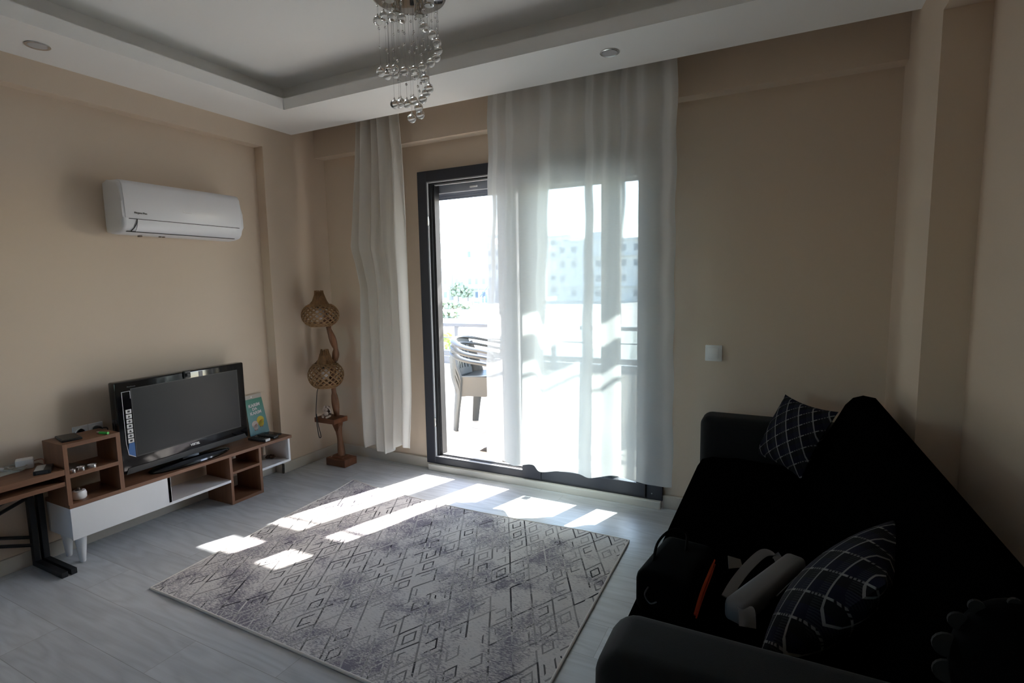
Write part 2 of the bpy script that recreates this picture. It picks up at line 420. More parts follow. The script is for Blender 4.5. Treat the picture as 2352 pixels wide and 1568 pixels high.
# ceiling: dropped border with an open light cove round a raised middle
H = 2.5; TX0, TX1, TY1, TY0 = .422, 3.34, -.629, YR + .6
c = MB()
c.box(-.25, TX0, YR, -.21, H, H + .02); c.box(TX1, 4.1, YR, -.21, H, H + .02)
c.box(TX0, TX1, TY1, -.21, H, H + .02); c.box(TX0, TX1, YR, TY0, H, H + .02)
lip = .068
c.box(TX0 - .02, TX0, TY0 - .02, TY1 + .02, H + .02, H + lip); c.box(TX1, TX1 + .02, TY0 - .02, TY1 + .02, H + .02, H + lip)
c.box(TX0, TX1, TY1, TY1 + .02, H + .02, H + lip); c.box(TX0, TX1, TY0 - .02, TY0, H + .02, H + lip)
c.box(.1, .25, YR, -.48, H + .02, 2.70); c.box(TX1 + .17, 3.7, YR, -.48, H + .02, 2.70)
c.box(.1, 3.7, -.48, -.21, H + .02, 2.70); c.box(.25, TX1 + .17, YR, TY0 - .15, H + .02, 2.70)
c.box(.1, 3.7, YR, -.21, 2.70, 2.85)                       # raised middle
c.box(-.35, 4.3, YR - .2, .35, 2.86, 3.0)                   # slab above
struct(c.build('ceiling', WHITE))
struct(MB().box(-.084, -.070, YR, -.469, 0, .078, .003).box(-.07, .014, -.483, -.469, 0, .078, .003).box(0, .014, -.483, YB, 0, .078, .003).build('baseboard_left', BASEB))
struct(MB().box(0, .962, YB - .025, YB, 0, .078, .003).box(2.674, XP, YB - .025, YB, 0, .078, .003).build('baseboard_back', BASEB))
struct(MB().box(.955, 2.668, .035, YB + .02, 0, .046, .003).build('trim_1', mat('threshold_board', (.55, .54, .50), .45)))

# ------------------------------------------------------------------ sliding balcony door
door = bpy.data.objects.new('door_1', None); COL.objects.link(door); door.location = (.925, YF, 0); OFF['door_1'] = Vector(door.location); struct(door)
f = MB()
f.box(.925, 1.003, YF, .16, .046, 2.18, .003); f.box(2.572, 2.674, YF, .16, .046, 2.18, .003)
f.box(1.0, 2.58, YF, .16, 2.105, 2.18, .003); f.box(1.0, 2.58, YF, .16, .046, .098, .003)
fr = f.build('frame', ANTHR, door)
g = MB()
g.box(1.003, 1.008, YF + .004, YF + .02, .098, 2.105); g.box(1.008, 1.735, YF + .004, YF + .02, .098, .104); g.box(1.008, 1.735, YF + .004, YF + .02, 2.097, 2.105)
g.box(1.027, 1.034, .105, .125, .11, 2.09); g.box(1.03, 1.735, .105, .125, .105, .113); g.box(1.03, 1.735, .105, .125, 2.082, 2.088)
g.build('gasket', GASK, door)
g = MB(); g.box(1.008, 1.028, YF + .02, .118, .104, 2.097); g.box(1.034, 1.044, .10, .16, .11, 2.09); g.box(1.02, 1.735, YF + .02, .118, .099, .106); g.box(1.02, 1.735, YF + .02, .11, 2.088, 2.1)
g.build('track', BLACKG, door)
for z in (.33, 1.80):
    MB().box(1.004, 1.014, YF - .003, YF + .02, z, z + .065, .002).build('strike_plate', SILV, door)
s = MB()
s.box(1.735, 1.873, .045, .10, .062, 2.11, .004)
sash = s.build('sash', ANTHR, door)
MB().box(1.873, 2.572, .050, .10, .062, .142, .004).box(1.873, 2.572, .050, .10, 1.995, 2.11, .004).box(2.515, 2.574, .050, .10, .142, 1.996, .003).build('sash_rail', ANTHR, door)
MB().box(2.272, 2.390, .108, .15, .10, 2.10, .003).build('stile', ANTHR, door)
MB().box(1.87, 2.52, .07, .078, .14, 2.0).build('pane', PANE, door)
MB().box(1.888, 1.93, .03, .05, .142, .152).box(1.888, 1.93, .03, .05, .162, .168).build('roller_guide', GASK, door)
MB().box(2.569, 2.5745, .044, .06, .06, .142).build('rubber_seal', BLACKG, door)
MB().lathe([(.0, -.001), (.004, -.001), (.004, .002), (.0, .002)], (2.61, .0615, .085), 10, Matrix.Rotation(R(90), 4, 'X')).build('screw', SILV, door)
# rolled outdoor shutter in its grey box over the door
sh = thing('roller_shutter', 'grey rolled-up shutter box under the head of the balcony door', 'shutter', (1.8, .23, 2.0))
s = MB(); s.box(.96, 2.66, .17, .34, 2.035, 2.175, .004); s.build('shutter_box', SHUT, sh)
s = MB()
for k in range(3): s.box(.97, 2.65, .20, .215, 1.992 + k * .018, 2.009 + k * .018, .004)
s.build('slats', mat('shutter_slat', (.26, .285, .35), .45), sh)
MB().box(1.30, 1.36, .163, .172, 2.055, 2.066, .002).build('pull_tab', PLASTW, sh)

# ------------------------------------------------------------------ curtains
def fold_knots(x, kn):
    for (a, ya), (b, yb) in zip(kn, kn[1:]):
        if x <= b:
            t = max(0, (x - a) / (b - a)); t = .5 - .5 * math.cos(math.pi * t); return ya + (yb - ya) * t
    return kn[-1][1]
KN = [(1.54, .0), (1.66, .03), (1.76, .005), (1.88, .045), (1.985, -.045), (2.08, -.01), (2.18, .04), (2.315, -.035), (2.45, .03), (2.60, .0), (2.70, .015), (2.77, -.005)]
def sheer(a, b):
    z = 2.68 - 2.463 * b
    top = (1 - b) ** 1.5
    xl = 1.615 - .062 * b; xr = 2.756 + .006 * b
    x0 = 1.54 + a * 1.23
    x = xl + a * (xr - xl)
    y = fold_knots(x0, KN) * (1 - .45 * top)
    y += .013 * top * math.sin(a * 62 + 1.6 * math.sin(a * 9)) + .0016 * math.sin(a * 75 + 2 * math.sin(a * 7 + b))
    y += .008 * math.sin(a * 21 + b * 5)
    if b > .97: z += (.006 * math.sin(a * 31) + .008 * math.sin(a * 17 + 2) - .006) * (b - .97) / .03
    bulge = .10 * math.exp(-((a - .33) / .25) ** 2) * max(0, b - .45) ** 1.5       # cloth pushed out over the sash
    return (x + .004 * math.sin(b * 40 + a * 9), -.112 + y - bulge, z)
m = MB(); m.grid(sheer, 240, 60)
cur = solo(m, 'sheer_curtain', SHEER, 'wide sheer white curtain hanging across the right half of the balcony door', 'curtain', (2.15, -.112, .23), 'voile curtains at the balcony door', True)
LP = [(2.66, .50, .915), (2.525, .53, .918), (2.278, .505, .936), (1.9, .462, .936), (1.657, .43, .933), (1.561, .466, .932), (1.37, .512, .93), (.9, .495, .928), (.586, .480, .925), (.249, .480, .90), (.19, .487, .898)]
def lp(z):
    for (z0, a0, b0), (z1, a1, b1) in zip(LP, LP[1:]):
        if z >= z1: t = (z0 - z) / (z0 - z1); return a0 + (a1 - a0) * t, b0 + (b1 - b0) * t
    return LP[-1][1:]
def drape(a, b):
    z = 2.66 - 2.47 * b
    l, r = lp(z)
    ph = a * 2 * math.pi * 5.2
    x = l + (r - l) * (a + .020 * math.sin(ph * 2 + 1) * (1 - abs(2 * a - 1)))
    amp = .036 * (1 - .2 * b)
    y = amp * math.cos(ph + 1.5 * math.sin(b * 2.5 + a * 3)) + .014 * math.sin(a * 17 + b * 4)
    if b > .97: z += .03 * math.sin(a * 9 + .4) * (b - .97) / .03
    if a > .9: y -= .03 * (a - .9) / .1 * b
    return (x, -.112 + y, z - .05 * (1 - a) * max(0, b - .9) / .1)
m = MB(); m.grid(drape, 150, 60)
solo(m, 'sheer_curtain', DRAPE, 'narrow cream curtain gathered in folds on the wall left of the balcony door', 'curtain', (.7, -.112, .19), 'voile curtains at the balcony door', True)

# ------------------------------------------------------------------ tv unit
XF = .19; XB = -.055
tvu = thing('tv_unit', 'low walnut and white tv unit with open shelves along the left wall', 'tv unit', (.07, -1.2, 0))
MB().box(XB, XF, -1.872, -.537, .313, .333, .001).build('top_board', WOOD, tvu)
for y in (-1.875, -1.642): MB().box(-.01, XF, y, y + (.018 if y < -1.8 else .020), .333, .638).build('side_panel', WOODZ, tvu)
MB().box(-.01, XF, -1.857, -1.642, .618, .638).build('cubby_top', WOOD, tvu)
MB().box(-.01, XF, -1.857, -1.642, .466, .486).build('shelf', WOOD, tvu)
MB().box(XB, XF - .018, -1.868, -1.404, .152, .313).build('white_cabinet', LACQ, tvu)
MB().box(XF - .017, XF, -1.872, -1.388, .150, .312, .0015).build('flap_door', LACQ, tvu)
MB().box(XB, XF, -1.39, -1.02, .150, .166, .001).build('white_shelf', LACQ, tvu)
MB().box(XB, XF, -1.405, -1.39, .165, .313).build('divider', WOODZ, tvu)
for y in (-1.021, -.808): MB().box(XB, XF - .002, y, y + .018, .0, .313).build('box_side', WOODZ, tvu)
MB().box(XB, XF - .003, -1.003, -.808, .0, .02).build('box_base', WOOD, tvu)
MB().box(XB, XF - .003, -1.003, -.808, .196, .212).build('box_shelf', WOOD, tvu)
MB().box(XB, XF - .001, -.79, -.556, .150, .166, .001).box(XB, XF - .001, -.572, -.556, .166, .313, .001).build('end_compartment', LACQ, tvu)
for x, y in ((.125, -1.815), (-.012, -1.815)):
    MB().lathe([(.011, 0), (.013, .004), (.026, .13), (.030, .152)], (x, y, 0), 20).build('leg', LACQ, tvu, True)
# ------------------------------------------------------------------ desk at the left edge
dk = thing('desk', 'walnut desk with lower shelf and black metal frame at the left edge', 'desk', (.06, -2.4, 0))
MB().box(-.068, XF, -3.0, -1.876, .488, .517, .001).build('desktop', WOOD, dk)
MB().box(-.068, XF - .004, -3.0, -1.876, .433, .455, .001).build('lower_shelf', WOOD, dk)
MB().box(-.068, -.05, -3.0, -1.88, .455, .488).build('back_board', WOOD, dk)
for y in (-1.898, -1.936):
    MB().box(-.066, -.034, y - .013, y + .013, .0, .433, .002).build('upright', BLKM, dk)
    MB().box(-.05, .228, y - .013, y + .013, .0, .028, .002).build('foot', BLKM, dk)
    MB().box(-.066, -.034, y - .84 - .013, y - .84 + .013, .0, .433, .002).build('upright', BLKM, dk)
    MB().box(-.05, .228, y - .84 - .013, y - .84 + .013, .0, .028, .002).build('foot', BLKM, dk)
for dz in (0, .042):
    MB().tube([(-.05, -1.95, .398 - dz), (-.05, -2.72, -.10 + .23 - dz)], .009, 6).build('brace', BLKM, dk)
    MB().tube([(-.05, -1.94, .150 - dz), (-.05, -2.74, .47 - dz)], .009, 6).build('brace', BLKM, dk)

# ------------------------------------------------------------------ television
tv = thing('television', 'black flat television on an oval foot, standing on the tv unit', 'television', (.08, -1.19, .333))
A = Vector((.092, -1.578, 0)); B = Vector((.052, -.776, 0)); TD = (B - A).normalized(); W_ = (B - A).length
ZT0, ZT1 = .372, .884
Mtv = frame_M((A.x, A.y, ZT0), TD, (0, 0, 1))    # local x along the set, y up, z towards the room
hh = ZT1 - ZT0
b = MB()
b.box(0, W_, 0, hh, -.06, 0, .009, 3); b.xform(Mtv); b.build('casing', TVB, tv, True)
iz = -.0005
b = MB(); b.box(.082, W_ - .058, .086, hh - .047, -.004, .0012); b.xform(Mtv); b.build('screen', TVS, tv)
b = MB()
for (x0, x1, y0, y1) in ((.077, W_ - .052, .080, .086), (.077, W_ - .052, hh - .047, hh - .043), (.077, .082, .08, hh - .043), (W_ - .058, W_ - .053, .08, hh - .043)): b.box(x0, x1, y0, y1, -.002, .0018)
b.xform(Mtv); b.build('screen_surround', DARKPL, tv)
b = MB(); b.prism([(.015, -.004), (W_ - .015, -.004), (W_ - .03, .028), (.03, .028)], 0, .004, 'z'); b.xform(Mtv); b.build('speaker_bar', DARKPL, tv)
b = MB(); b.box(W_ * .5 - .018, W_ * .5 + .022, hh - .040, hh + .004, -.01, .012, .004); b.box(W_ * .5 - .012, W_ * .5 + .012, hh - .03, hh - .008, .01, .024, .005)
b.xform(Mtv); b.build('webcam', DARKPL, tv)
b = MB(); b.box(W_ * .60, W_ * .632, hh - .043, hh - .010, .0, .0012); b.xform(Mtv); b.build('energy_sticker', mat('grey_sticker', (.20, .20, .21), .4), tv)
text('VESTEL', .019, 'logo_lettering', mat('bright_white_print', (.95, .95, .95), .3), tv, Mtv @ Matrix.Translation((W_ * .525, .056, .0016)), .0006, 'CENTER', .0006)
text('Pixellence', .011, 'small_lettering', GREYPL, tv, Mtv @ Matrix.Translation((.083, hh - .032, .0012)))
# feature sticker on the left bezel
st = MB(); st.prism([(.036, .107), (.074, .084), (.074, .166), (.045, .166)], 0, .0016, 'z'); st.xform(Mtv)
stk = st.build('feature_sticker', BLUE, tv)
st = MB()
st.box(.030, .032, .165, hh - .055, 0, .002); st.box(.030, .075, hh - .057, hh - .055, 0, .002); st.box(.073, .075, hh - .098, hh - .055, 0, .002)
st.prism([(.030, .168), (.032, .168), (.040, .105), (.038, .103)], 0, .002, 'z'); st.prism([(.037, .103), (.039, .106), (.074, .084), (.074, .081)], 0, .002, 'z')
st.xform(Mtv); st.build('sticker_outline', STICKW, stk)
for k in range(7):
    y = .168 + k * .0275
    st = MB(); st.box(.043, .072, y, y + .0225, 0, .002); st.xform(Mtv); ic = st.build('sticker_icon', STICKW, stk)
st = MB()
for k in range(7):
    y = .168 + k * .0275
    if k % 3 == 0: st.box(.051, .064, y + .006, y + .017, .002, .0026)
    elif k % 3 == 1: st.box(.047, .067, y + .009, y + .013, .002, .0026); st.box(.054, .060, y + .004, y + .018, .002, .0026)
    else: st.prism([(.050, y + .005), (.065, y + .005), (.057, y + .018)], .002, .0026, 'z')
st.xform(Mtv); st.build('icon_glyph', INK, stk)
b = MB(); b.box(W_ * .43, W_ * .57, -.035, .02, -.05, -.02, .004); b.xform(Mtv); b.build('neck', TVB, tv)
b = MB(); b.lathe([(.0, 0), (.97, 0), (1., .008), (.96, .016), (.4, .022), (.0, .022)], (0, 0, 0), 48)
b.xform(Matrix.Translation((.083, -1.195, .333)) @ Matrix.Rotation(math.atan2(TD.y, TD.x), 4, 'Z') @ Matrix.Diagonal((.255, .088, 1, 1))); b.build('oval_foot', TVB, tv, True)

# ------------------------------------------------------------------ air conditioner
ac = thing('air_conditioner', 'white wall-mounted air conditioner on the left wall above the television', 'air conditioner', (-.084, -1.1, 1.69))
Y0, Y1 = -1.462, -.738
prof = [(-.083, 1.975), (-.02, 1.982), (.045, 1.980), (.078, 1.970), (.094, 1.945), (.101, 1.86), (.1035, 1.775), (.100, 1.75), (.09, 1.722), (.070, 1.703), (.03, 1.693), (-.03, 1.69), (-.083, 1.70)]
MB().prism(prof, Y0, Y1, 'y', .022, 4).build('body', ACW, ac, 45)
pan = [(.05, 1.981), (.080, 1.972), (.0965, 1.947), (.1037, 1.86), (.1064, 1.778), (.104, 1.772), (.095, 1.776), (.09, 1.94), (.07, 1.965), (.05, 1.972)]
MB().prism(pan, Y0 + .012, Y1 - .012, 'y', .004, 2).build('front_panel', ACW, ac, 45)
lou = [(.1035, 1.768), (.1042, 1.752), (.094, 1.724), (.074, 1.7035), (.06, 1.71), (.085, 1.735), (.096, 1.766)]
MB().prism(lou, Y0 + .072, Y1 - .05, 'y', .002, 1).build('louver', ACW, ac, 45)
MB().prism([(.090, 1.772), (.1030, 1.7735), (.1030, 1.7675), (.09, 1.7675)], Y0 + .03, Y1 - .03, 'y').box(.05, .0755, Y0 + .03, Y1 - .05, 1.7005, 1.7035).tube([(.1042, Y0 + .073, 1.770), (.1038, Y0 + .069, 1.748), (.0945, Y0 + .060, 1.7235), (.0755, Y0 + .050, 1.703)], .0022, 6).build('panel_gap', DARKGAP, ac)
CLIP = mat('ac_clip', (.12, .08, .06), .5)
for bx in ((-.02, .0, -1.33, -1.315, 1.683, 1.692), (.0, .012, -1.225, -1.215, 1.686, 1.694), (.0, .012, -1.205, -1.195, 1.686, 1.694)): MB().box(*bx).build('clip', CLIP, ac)
Mac = frame_M((.1069, -1.37, 1.802), (0, 1, 0), (-.03, 0, 1))
text('Elegant Plus', .014, 'model_lettering', INK, ac, Mac, .0005)
Mac = frame_M((.1056, -1.105, 1.832), (0, 1, 0), (-.03, 0, 1))
text('Baymak', .018, 'logo_lettering', mat('bright_logo', (.95, .95, .97), .2), ac, Mac, .0005)

# ------------------------------------------------------------------ things on the unit and the desk
def remote(name, p0, p1, wd, th, m, label):
    a, b_ = Vector(p0), Vector(p1); X = (b_ - a).normalized(); L = (b_ - a).length
    M = frame_M(a, X, Vector((0, 0, 1)).cross(X))
    t = thing('remote_control', label, 'remote control', a, 'remote controls on the tv unit')
    q = MB(); q.box(0, L, -wd / 2, wd / 2, 0, th, .004); q.xform(M); q.build('body', m, t, True)
    for i in range(5):
        for j in range(3):
            q = MB(); q.box(.02 + i * .022, .031 + i * .022, -wd * .33 + j * wd * .25, -wd * .17 + j * wd * .25, th - .001, th + .002); q.xform(M); q.build('button', BLACKG if m is GREYPL else GREYPL, t)
    return t, M, L
t, M, L = remote('r', (.02, -.74, .3335), (.176, -.722, .3335), .046, .018, GREYPL, 'dark grey remote control with a white end label at the edge of the tv unit')
q = MB(); q.box(L - .012, L + .0006, -.02, .02, .003, .0187, .001); q.xform(M); q.build('end_label', STICKW, t)
remote('r', (.005, -.655, .3335), (.165, -.645, .3335), .042, .016, DARKPL, 'black remote control lying right of the grey one on the tv unit')
ph = thing('phone', 'small black handset lying behind the remotes at the right end of the tv unit', 'phone', (.07, -.60, .3335))
q = MB(); q.box(-.075, .07, -.026, .026, 0, .011, .004); q.xform(Matrix.Translation((.055, -.600, .3335)) @ Matrix.Rotation(R(12), 4, 'Z')); q.build('body', DARKPL, ph, True)
q = MB(); q.box(-.064, .058, -.022, .022, .0105, .0116); q.xform(Matrix.Translation((.055, -.600, .3335)) @ Matrix.Rotation(R(12), 4, 'Z')); q.build('display', TVB, ph)
# green card pack leaning on the wall
cd = thing('greeting_card', 'green card with two chick drawings in a clear sleeve, leaning beside the television', 'card', (-.05, -.61, .333))
Mc = frame_M((-.040, -.699, .3335), (.0, 1, 0), (-.105, .0, 1))
CW = .160
q = MB(); q.prism([(.004, 0), (CW, 0), (.132, .262), (.0, .262)], 0, .003, 'z'); q.xform(Mc); cb = q.build('card', CALG, cd)
q = MB(); q.prism([(.0, .262), (.132, .262), (.130, .292), (.0, .290)], .0, .003, 'z'); q.xform(Mc); q.build('header_strip', mat('sleeve_strip', (.42, .38, .33), .35), cd)
q = MB(); q.lathe([(0, 0), (.005, 0), (.005, .0008), (0, .0008)], (.05, .276, .0032), 12); q.xform(Mc); q.build('hang_hole', PLASTW, cd)
def card_text(s_, y, sz, x=.064, rot=4):
    for m_, dz, dx in ((INK, .0033, .0016), (STICKW, .004, 0)):
        text(s_, sz, 'card_lettering' if m_ is STICKW else 'lettering_shadow', m_, cd, Mc @ Matrix.Translation((x + dx, y - dx, dz)) @ Matrix.Rotation(R(rot), 4, 'Z'), .0003, 'CENTER', .0012)
card_text('KARIM', .214, .031); card_text('DA', .187, .027, .064); card_text('KARIM', .158, .031, .070)
for cx, cy, r_, col in ((.052, .078, .026, (.62, .52, .48)), (.098, .100, .030, (.62, .46, .04))):
    q = MB(); mm = mat('chick_white' if col[2] > .2 else 'chick_yellow', col, .6)
    q.lathe([(0, 0), (r_ * .98, 0), (r_ * .98, .0006), (0, .0006)], (cx, cy, .0032), 24); q.lathe([(0, 0), (r_ * .72, 0), (r_ * .72, .0006), (0, .0006)], (cx + .004, cy - r_ * .85, .0032), 24)
    q.xform(Mc); ch = q.build('chick_drawing', mm, cd)
    q = MB(); q.prism([(cx - .002, cy - .004), (cx + .016, cy + .002), (cx + .004, cy - .009)], .0038, .0046, 'z'); q.xform(Mc); q.build('beak', ORANGE, ch)
    q = MB(); q.box(cx - .008, cx - .003, cy - r_ * 1.72, cy - r_ * 1.5, .0032, .0044); q.box(cx + .008, cx + .013, cy - r_ * 1.72, cy - r_ * 1.5, .0032, .0044); q.xform(Mc); q.build('feet', ORANGE, ch)
# dried thing in the end compartment
pc = MB()
for k in range(9):
    a = k * 2.4; pc.ell((.06 + .018 * math.cos(a), -.622 + .02 * math.sin(a), .178 + .004 * (k % 3)), (.016, .010, .009), Matrix.Rotation(a, 3, 'Z'), 10, 6)
solo(pc, 'pine_cone', mat('dried_brown', (.07, .035, .018), .9), 'small brown dried cone in the white end compartment of the tv unit', 'cone', (.06, -.622, .166))
# on top of the cubby
pd = thing('tablet', 'small black tablet lying on top of the walnut cubby', 'tablet', (.08, -1.80, .638))
Mt = Matrix.Translation((.080, -1.800, .6382)) @ Matrix.Rotation(R(-12), 4, 'Z')
q = MB(); q.box(-.072, .072, -.042, .042, 0, .011, .004); q.xform(Mt); q.build('body', DARKPL, pd, True)
q = MB(); q.box(-.064, .064, -.036, .036, .0107, .0116); q.xform(Mt); q.build('display', TVB, pd)
lg = thing('lighter', 'bright green lighter lying on top of the walnut cubby', 'lighter', (.15, -1.675, .638))
q = MB(); q.tube([(.135, -1.686, .6455), (.183, -1.672, .6455)], .0068, 10); q.build('body', GREEN, lg, True)
q = MB(); q.box(.119, .136, -1.6965, -1.6815, .639, .652, .002); q.build('metal_cap', SILV, lg)
# sockets on the wall
for y, lab in ((-1.679, 'white round wall socket, the left and empty one above the cubby'), (-1.607, 'white wall socket with a dark plug in it, right one above the cubby')):
    so = thing('wall_socket', lab, 'socket', (-.084, y, .60), 'wall sockets above the cubby')
    MB().box(-.084, -.076, y - .036, y + .036, .585, .657, .003).build('frame', PLASTW, so)
    q = MB(); q.lathe([(.0, 0), (.026, 0), (.026, .006), (.021, .006), (.019, .001), (0, .001)], (-.077, y, .621), 24, Matrix.Rotation(R(90), 4, 'Y')); q.build('insert', PLASTW, so, True)
    q = MB(); q.box(-.0765, -.0755, y - .012, y - .006, .618, .624); q.box(-.0765, -.0755, y + .006, y + .012, .618, .624); q.build('pin_holes', DARKGAP, so)
pg = thing('power_plug', 'dark plug with a short lead in the right wall socket above the cubby', 'plug', (-.05, -1.607, .6))
q = MB(); q.lathe([(0, 0), (.019, 0), (.021, .02), (.016, .034), (0, .034)], (-.0715, -1.607, .621), 18, Matrix.Rotation(R(90), 4, 'Y')); q.build('plug_body', DARKPL, pg, True)
q = MB(); q.tube(smoothpath([(-.04, -1.607, .621), (-.02, -1.60, .632), (-.02, -1.58, .628), (-.045, -1.565, .60), (-.055, -1.56, .52)]), .0032, 6); q.build('lead', DARKPL, pg, True)
# cubby middle shelf
for k, (x, y, r_, lab) in enumerate(((.163, -1.832, .012, 'smallest silver tealight on the cubby shelf, nearest the desk'), (.150, -1.793, .019, 'silver tealight in the middle of the three on the cubby shelf'), (.160, -1.748, .020, 'silver tealight farthest right on the cubby shelf'))):
    tl = thing('tealight', lab, 'candle', (x, y, .486), 'tealights on the cubby shelf')
    q = MB(); q.lathe([(0, 0), (r_, 0), (r_, .013), (r_ - .0015, .013), (r_ - .0015, .010), (0, .010)], (x, y, .486), 24); q.build('tin_cup', SILV, tl, True)
    q = MB(); q.lathe([(0, 0), (r_ - .002, 0), (r_ - .002, .002), (.001, .003), (.001, .008), (0, .008)], (x, y, .4955), 20); q.build('wax', PLASTW, tl, True)
q = MB(); q.box(-.07, .07, -.05, .05, 0, .003); q.xform(Matrix.Translation((.07, -1.795, .486)) @ Matrix.Rotation(R(20), 4, 'Z'))
solo(q, 'paper_sheet', PAPERD, 'folded grey sheet lying behind the tealights on the cubby shelf', 'paper', (.07, -1.795, .486))
jr = thing('lidded_jar', 'small round white jar with a lid in the lower cubby opening', 'jar', (.122, -1.80, .333))
q = MB(); q.lathe([(0, 0), (.027, 0), (.031, .006), (.0315, .028), (.029, .034), (0, .034)], (.128, -1.802, .3335), 32); q.build('pot', PLASTW, jr, True)
q = MB(); q.lathe([(0, 0), (.029, 0), (.027, .007), (.012, .010), (0, .010)], (.128, -1.802, .3675), 32); q.build('lid', PLASTW, jr, True)
q = MB(); q.tube(smoothpath([(.118, -1.802, .377), (.122, -1.802, .390), (.134, -1.802, .390), (.138, -1.802, .377)], 4), .0028, 6); q.build('knob', SILV, jr, True)
q = MB(); q.lathe([(0, 0), (.015, 0), (.015, .0012), (0, .0012)], (.128, -1.802, .3772), 20); q.build('lid_badge', GREYPL, jr)
# desk top
q = MB(); q.grid(lambda a, b: (-.075 + .13 * a, -2.14 + b * .145 + .03 * a, .5178 + .003 * math.sin(a * 5) * b), 8, 8); q.xform(Matrix.Translation((-.0, 0, 0)))
solo(q, 'paper_sheet', PAPER, 'pale green leaflet lying on the desk at the left edge', 'paper', (-.01, -2.06, .517))
dr = thing('hard_drive', 'dark drive box with a pale top lying on the desk near the cubby', 'hard drive', (.115, -1.93, .517))
Md = Matrix.Translation((.125, -1.932, .5172)) @ Matrix.Rotation(R(-28), 4, 'Z')
q = MB(); q.box(-.056, .056, -.032, .032, 0, .020, .003); q.xform(Md); q.build('case', DARKPL, dr, True)
q = MB(); q.box(-.052, .050, -.029, .005, .0199, .0206); q.xform(Md); q.build('top_label', mat('silver_label', (.38, .38, .37), .35), dr)
q = MB(); q.box(.0555, .0566, -.022, .022, .004, .016); q.xform(Md); q.build('end_plate', GREYPL, dr)
cg = thing('charger', 'white charger block with a coiled cable on the desk by the wall', 'charger', (.0, -1.955, .517))
q = MB(); q.box(-.028, .028, -.034, .034, 0, .048, .007); q.xform(Matrix.Translation((-.02, -1.948, .5175)) @ Matrix.Rotation(R(-22), 4, 'Z')); q.build('block', PLASTW, cg, True)
coil = []
for k in range(90):
    a = k * .24; coil.append((-.02 + (.045 + .008 * math.sin(k * .7)) * math.cos(a), -1.985 + (.036 + .006 * math.cos(k)) * math.sin(a), .522 + .00025 * k + .004 * math.sin(k * .37)))
q = MB(); q.tube(coil, .0028, 6); q.build('cable', CREAM, cg, True)
q = MB(); q.tube(smoothpath([(-.045, -2.02, .53), (-.05, -2.045, .535), (-.045, -2.06, .522)], 4), .009, 8); q.build('connector', PLASTW, cg, True)
q = MB(); q.tube(smoothpath([(-.055, -1.93, .5215), (-.02, -1.905, .545), (.02, -1.89, .55), (.05, -1.895, .5215), (.09, -1.882, .5205)], 8), .0025, 6)
solo(q, 'cable', mat('red_cable', (.30, .11, .06), .5), 'thin reddish cable looping behind the drive on the desk', 'cable', (.02, -1.9, .517), None, True)

# ------------------------------------------------------------------ wall switch
sw = thing('light_switch', 'white square light switch on the back wall right of the curtain', 'switch', (2.92, YB, .95))
sx, sz = 2.945, .965
MB().box(sx - .046, sx + .046, YB - .010, YB, sz - .046, sz + .046, .004).build('frame', PLASTW, sw, True)
MB().box(sx - .030, sx + .026, YB - .0145, YB - .008, sz - .030, sz + .030, .002).build('rocker', PLASTW, sw, True)

# ------------------------------------------------------------------ downlights
for x, y, lab in ((.213, -1.807, 'round white downlight in the ceiling border over the left wall'), (2.488, -.442, 'round white downlight in the ceiling border above the curtain')):
    dl = thing('downlight', lab, 'downlight', (x, y, H), 'recessed ceiling downlights')
    q = MB(); q.lathe([(.036, .0), (.047, .0), (.048, -.004), (.045, -.006), (.036, -.002)], (x, y, H), 32); q.build('trim_ring', SILV, dl, True)
    q = MB(); q.lathe([(0, -.0035), (.036, -.0035), (.036, -.0005), (0, -.0005)], (x, y, H), 32); q.build('lens', mat('frosted_lens', (.5, .5, .52), .3), dl)

# ------------------------------------------------------------------ chandelier
CX, CY, CZ = 1.769, -1.089, 2.64
chd = thing('chandelier', 'chrome ceiling chandelier with glass balls hanging on a spiral of threads', 'chandelier', (CX, CY, CZ))
q = MB(); q.lathe([(0, 0), (.150, 0), (.163, .004), (.168, .014), (.166, .028), (.150, .040), (.06, .0605), (0, .0605)], (CX, CY, CZ), 64); q.build('canopy', CHROME, chd, 50)
for a in (0.4, 1.65, 2.9, 4.2, 5.4):
    x, y = CX + .09 * math.cos(a), CY + .09 * math.sin(a)
    q = MB(); q.lathe([(0, -.035), (.022, -.035), (.024, -.03), (.024, 0), (0, 0)], (x, y, CZ), 20); lh = q.build('lamp_holder', CHROME, chd, True)
    q = MB(); q.lathe([(0, -.0365), (.019, -.0365), (.019, -.0345), (0, -.0345)], (x, y, CZ), 16); q.build('halogen_lamp', mat('halogen', (.6, .6, .55), .2), lh)
BALLS = [[1.673, -1.186, 2.528], [1.719, -1.201, 2.529], [1.771, -1.213, 2.509], [1.816, -1.204, 2.497], [1.878, -1.132, 2.477], [1.882, -1.08, 2.466], [1.864, -1.017, 2.46], [1.852, -.989, 2.441], [1.827, -.971, 2.421], [1.789, -.962, 2.408], [1.752, -.977, 2.393], [1.712, -.981, 2.36], [1.71, -.983, 2.384], [1.672, -1.012, 2.376], [1.645, -1.044, 2.358], [1.644, -1.045, 2.38], [1.636, -1.076, 2.369], [1.634, -1.09, 2.339], [1.644, -1.145, 2.334], [1.835, -1.077, 2.293], [1.832, -1.042, 2.263], [1.803, -1.026, 2.255], [1.778, -1.02, 2.233], [1.733, -1.029, 2.229], [1.708, -1.047, 2.215], [1.693, -1.071, 2.216], [1.692, -1.084, 2.207], [1.694, -1.12, 2.195], [1.791, -1.072, 2.178], [1.785, -1.052, 2.154], [1.766, -1.091, 2.13]]
bm = MB(); bm.ell((0, 0, 0), (.0197, .0197, .0197), None, 24, 16); bproto = bm.build('glass_ball', BALL, None, True)
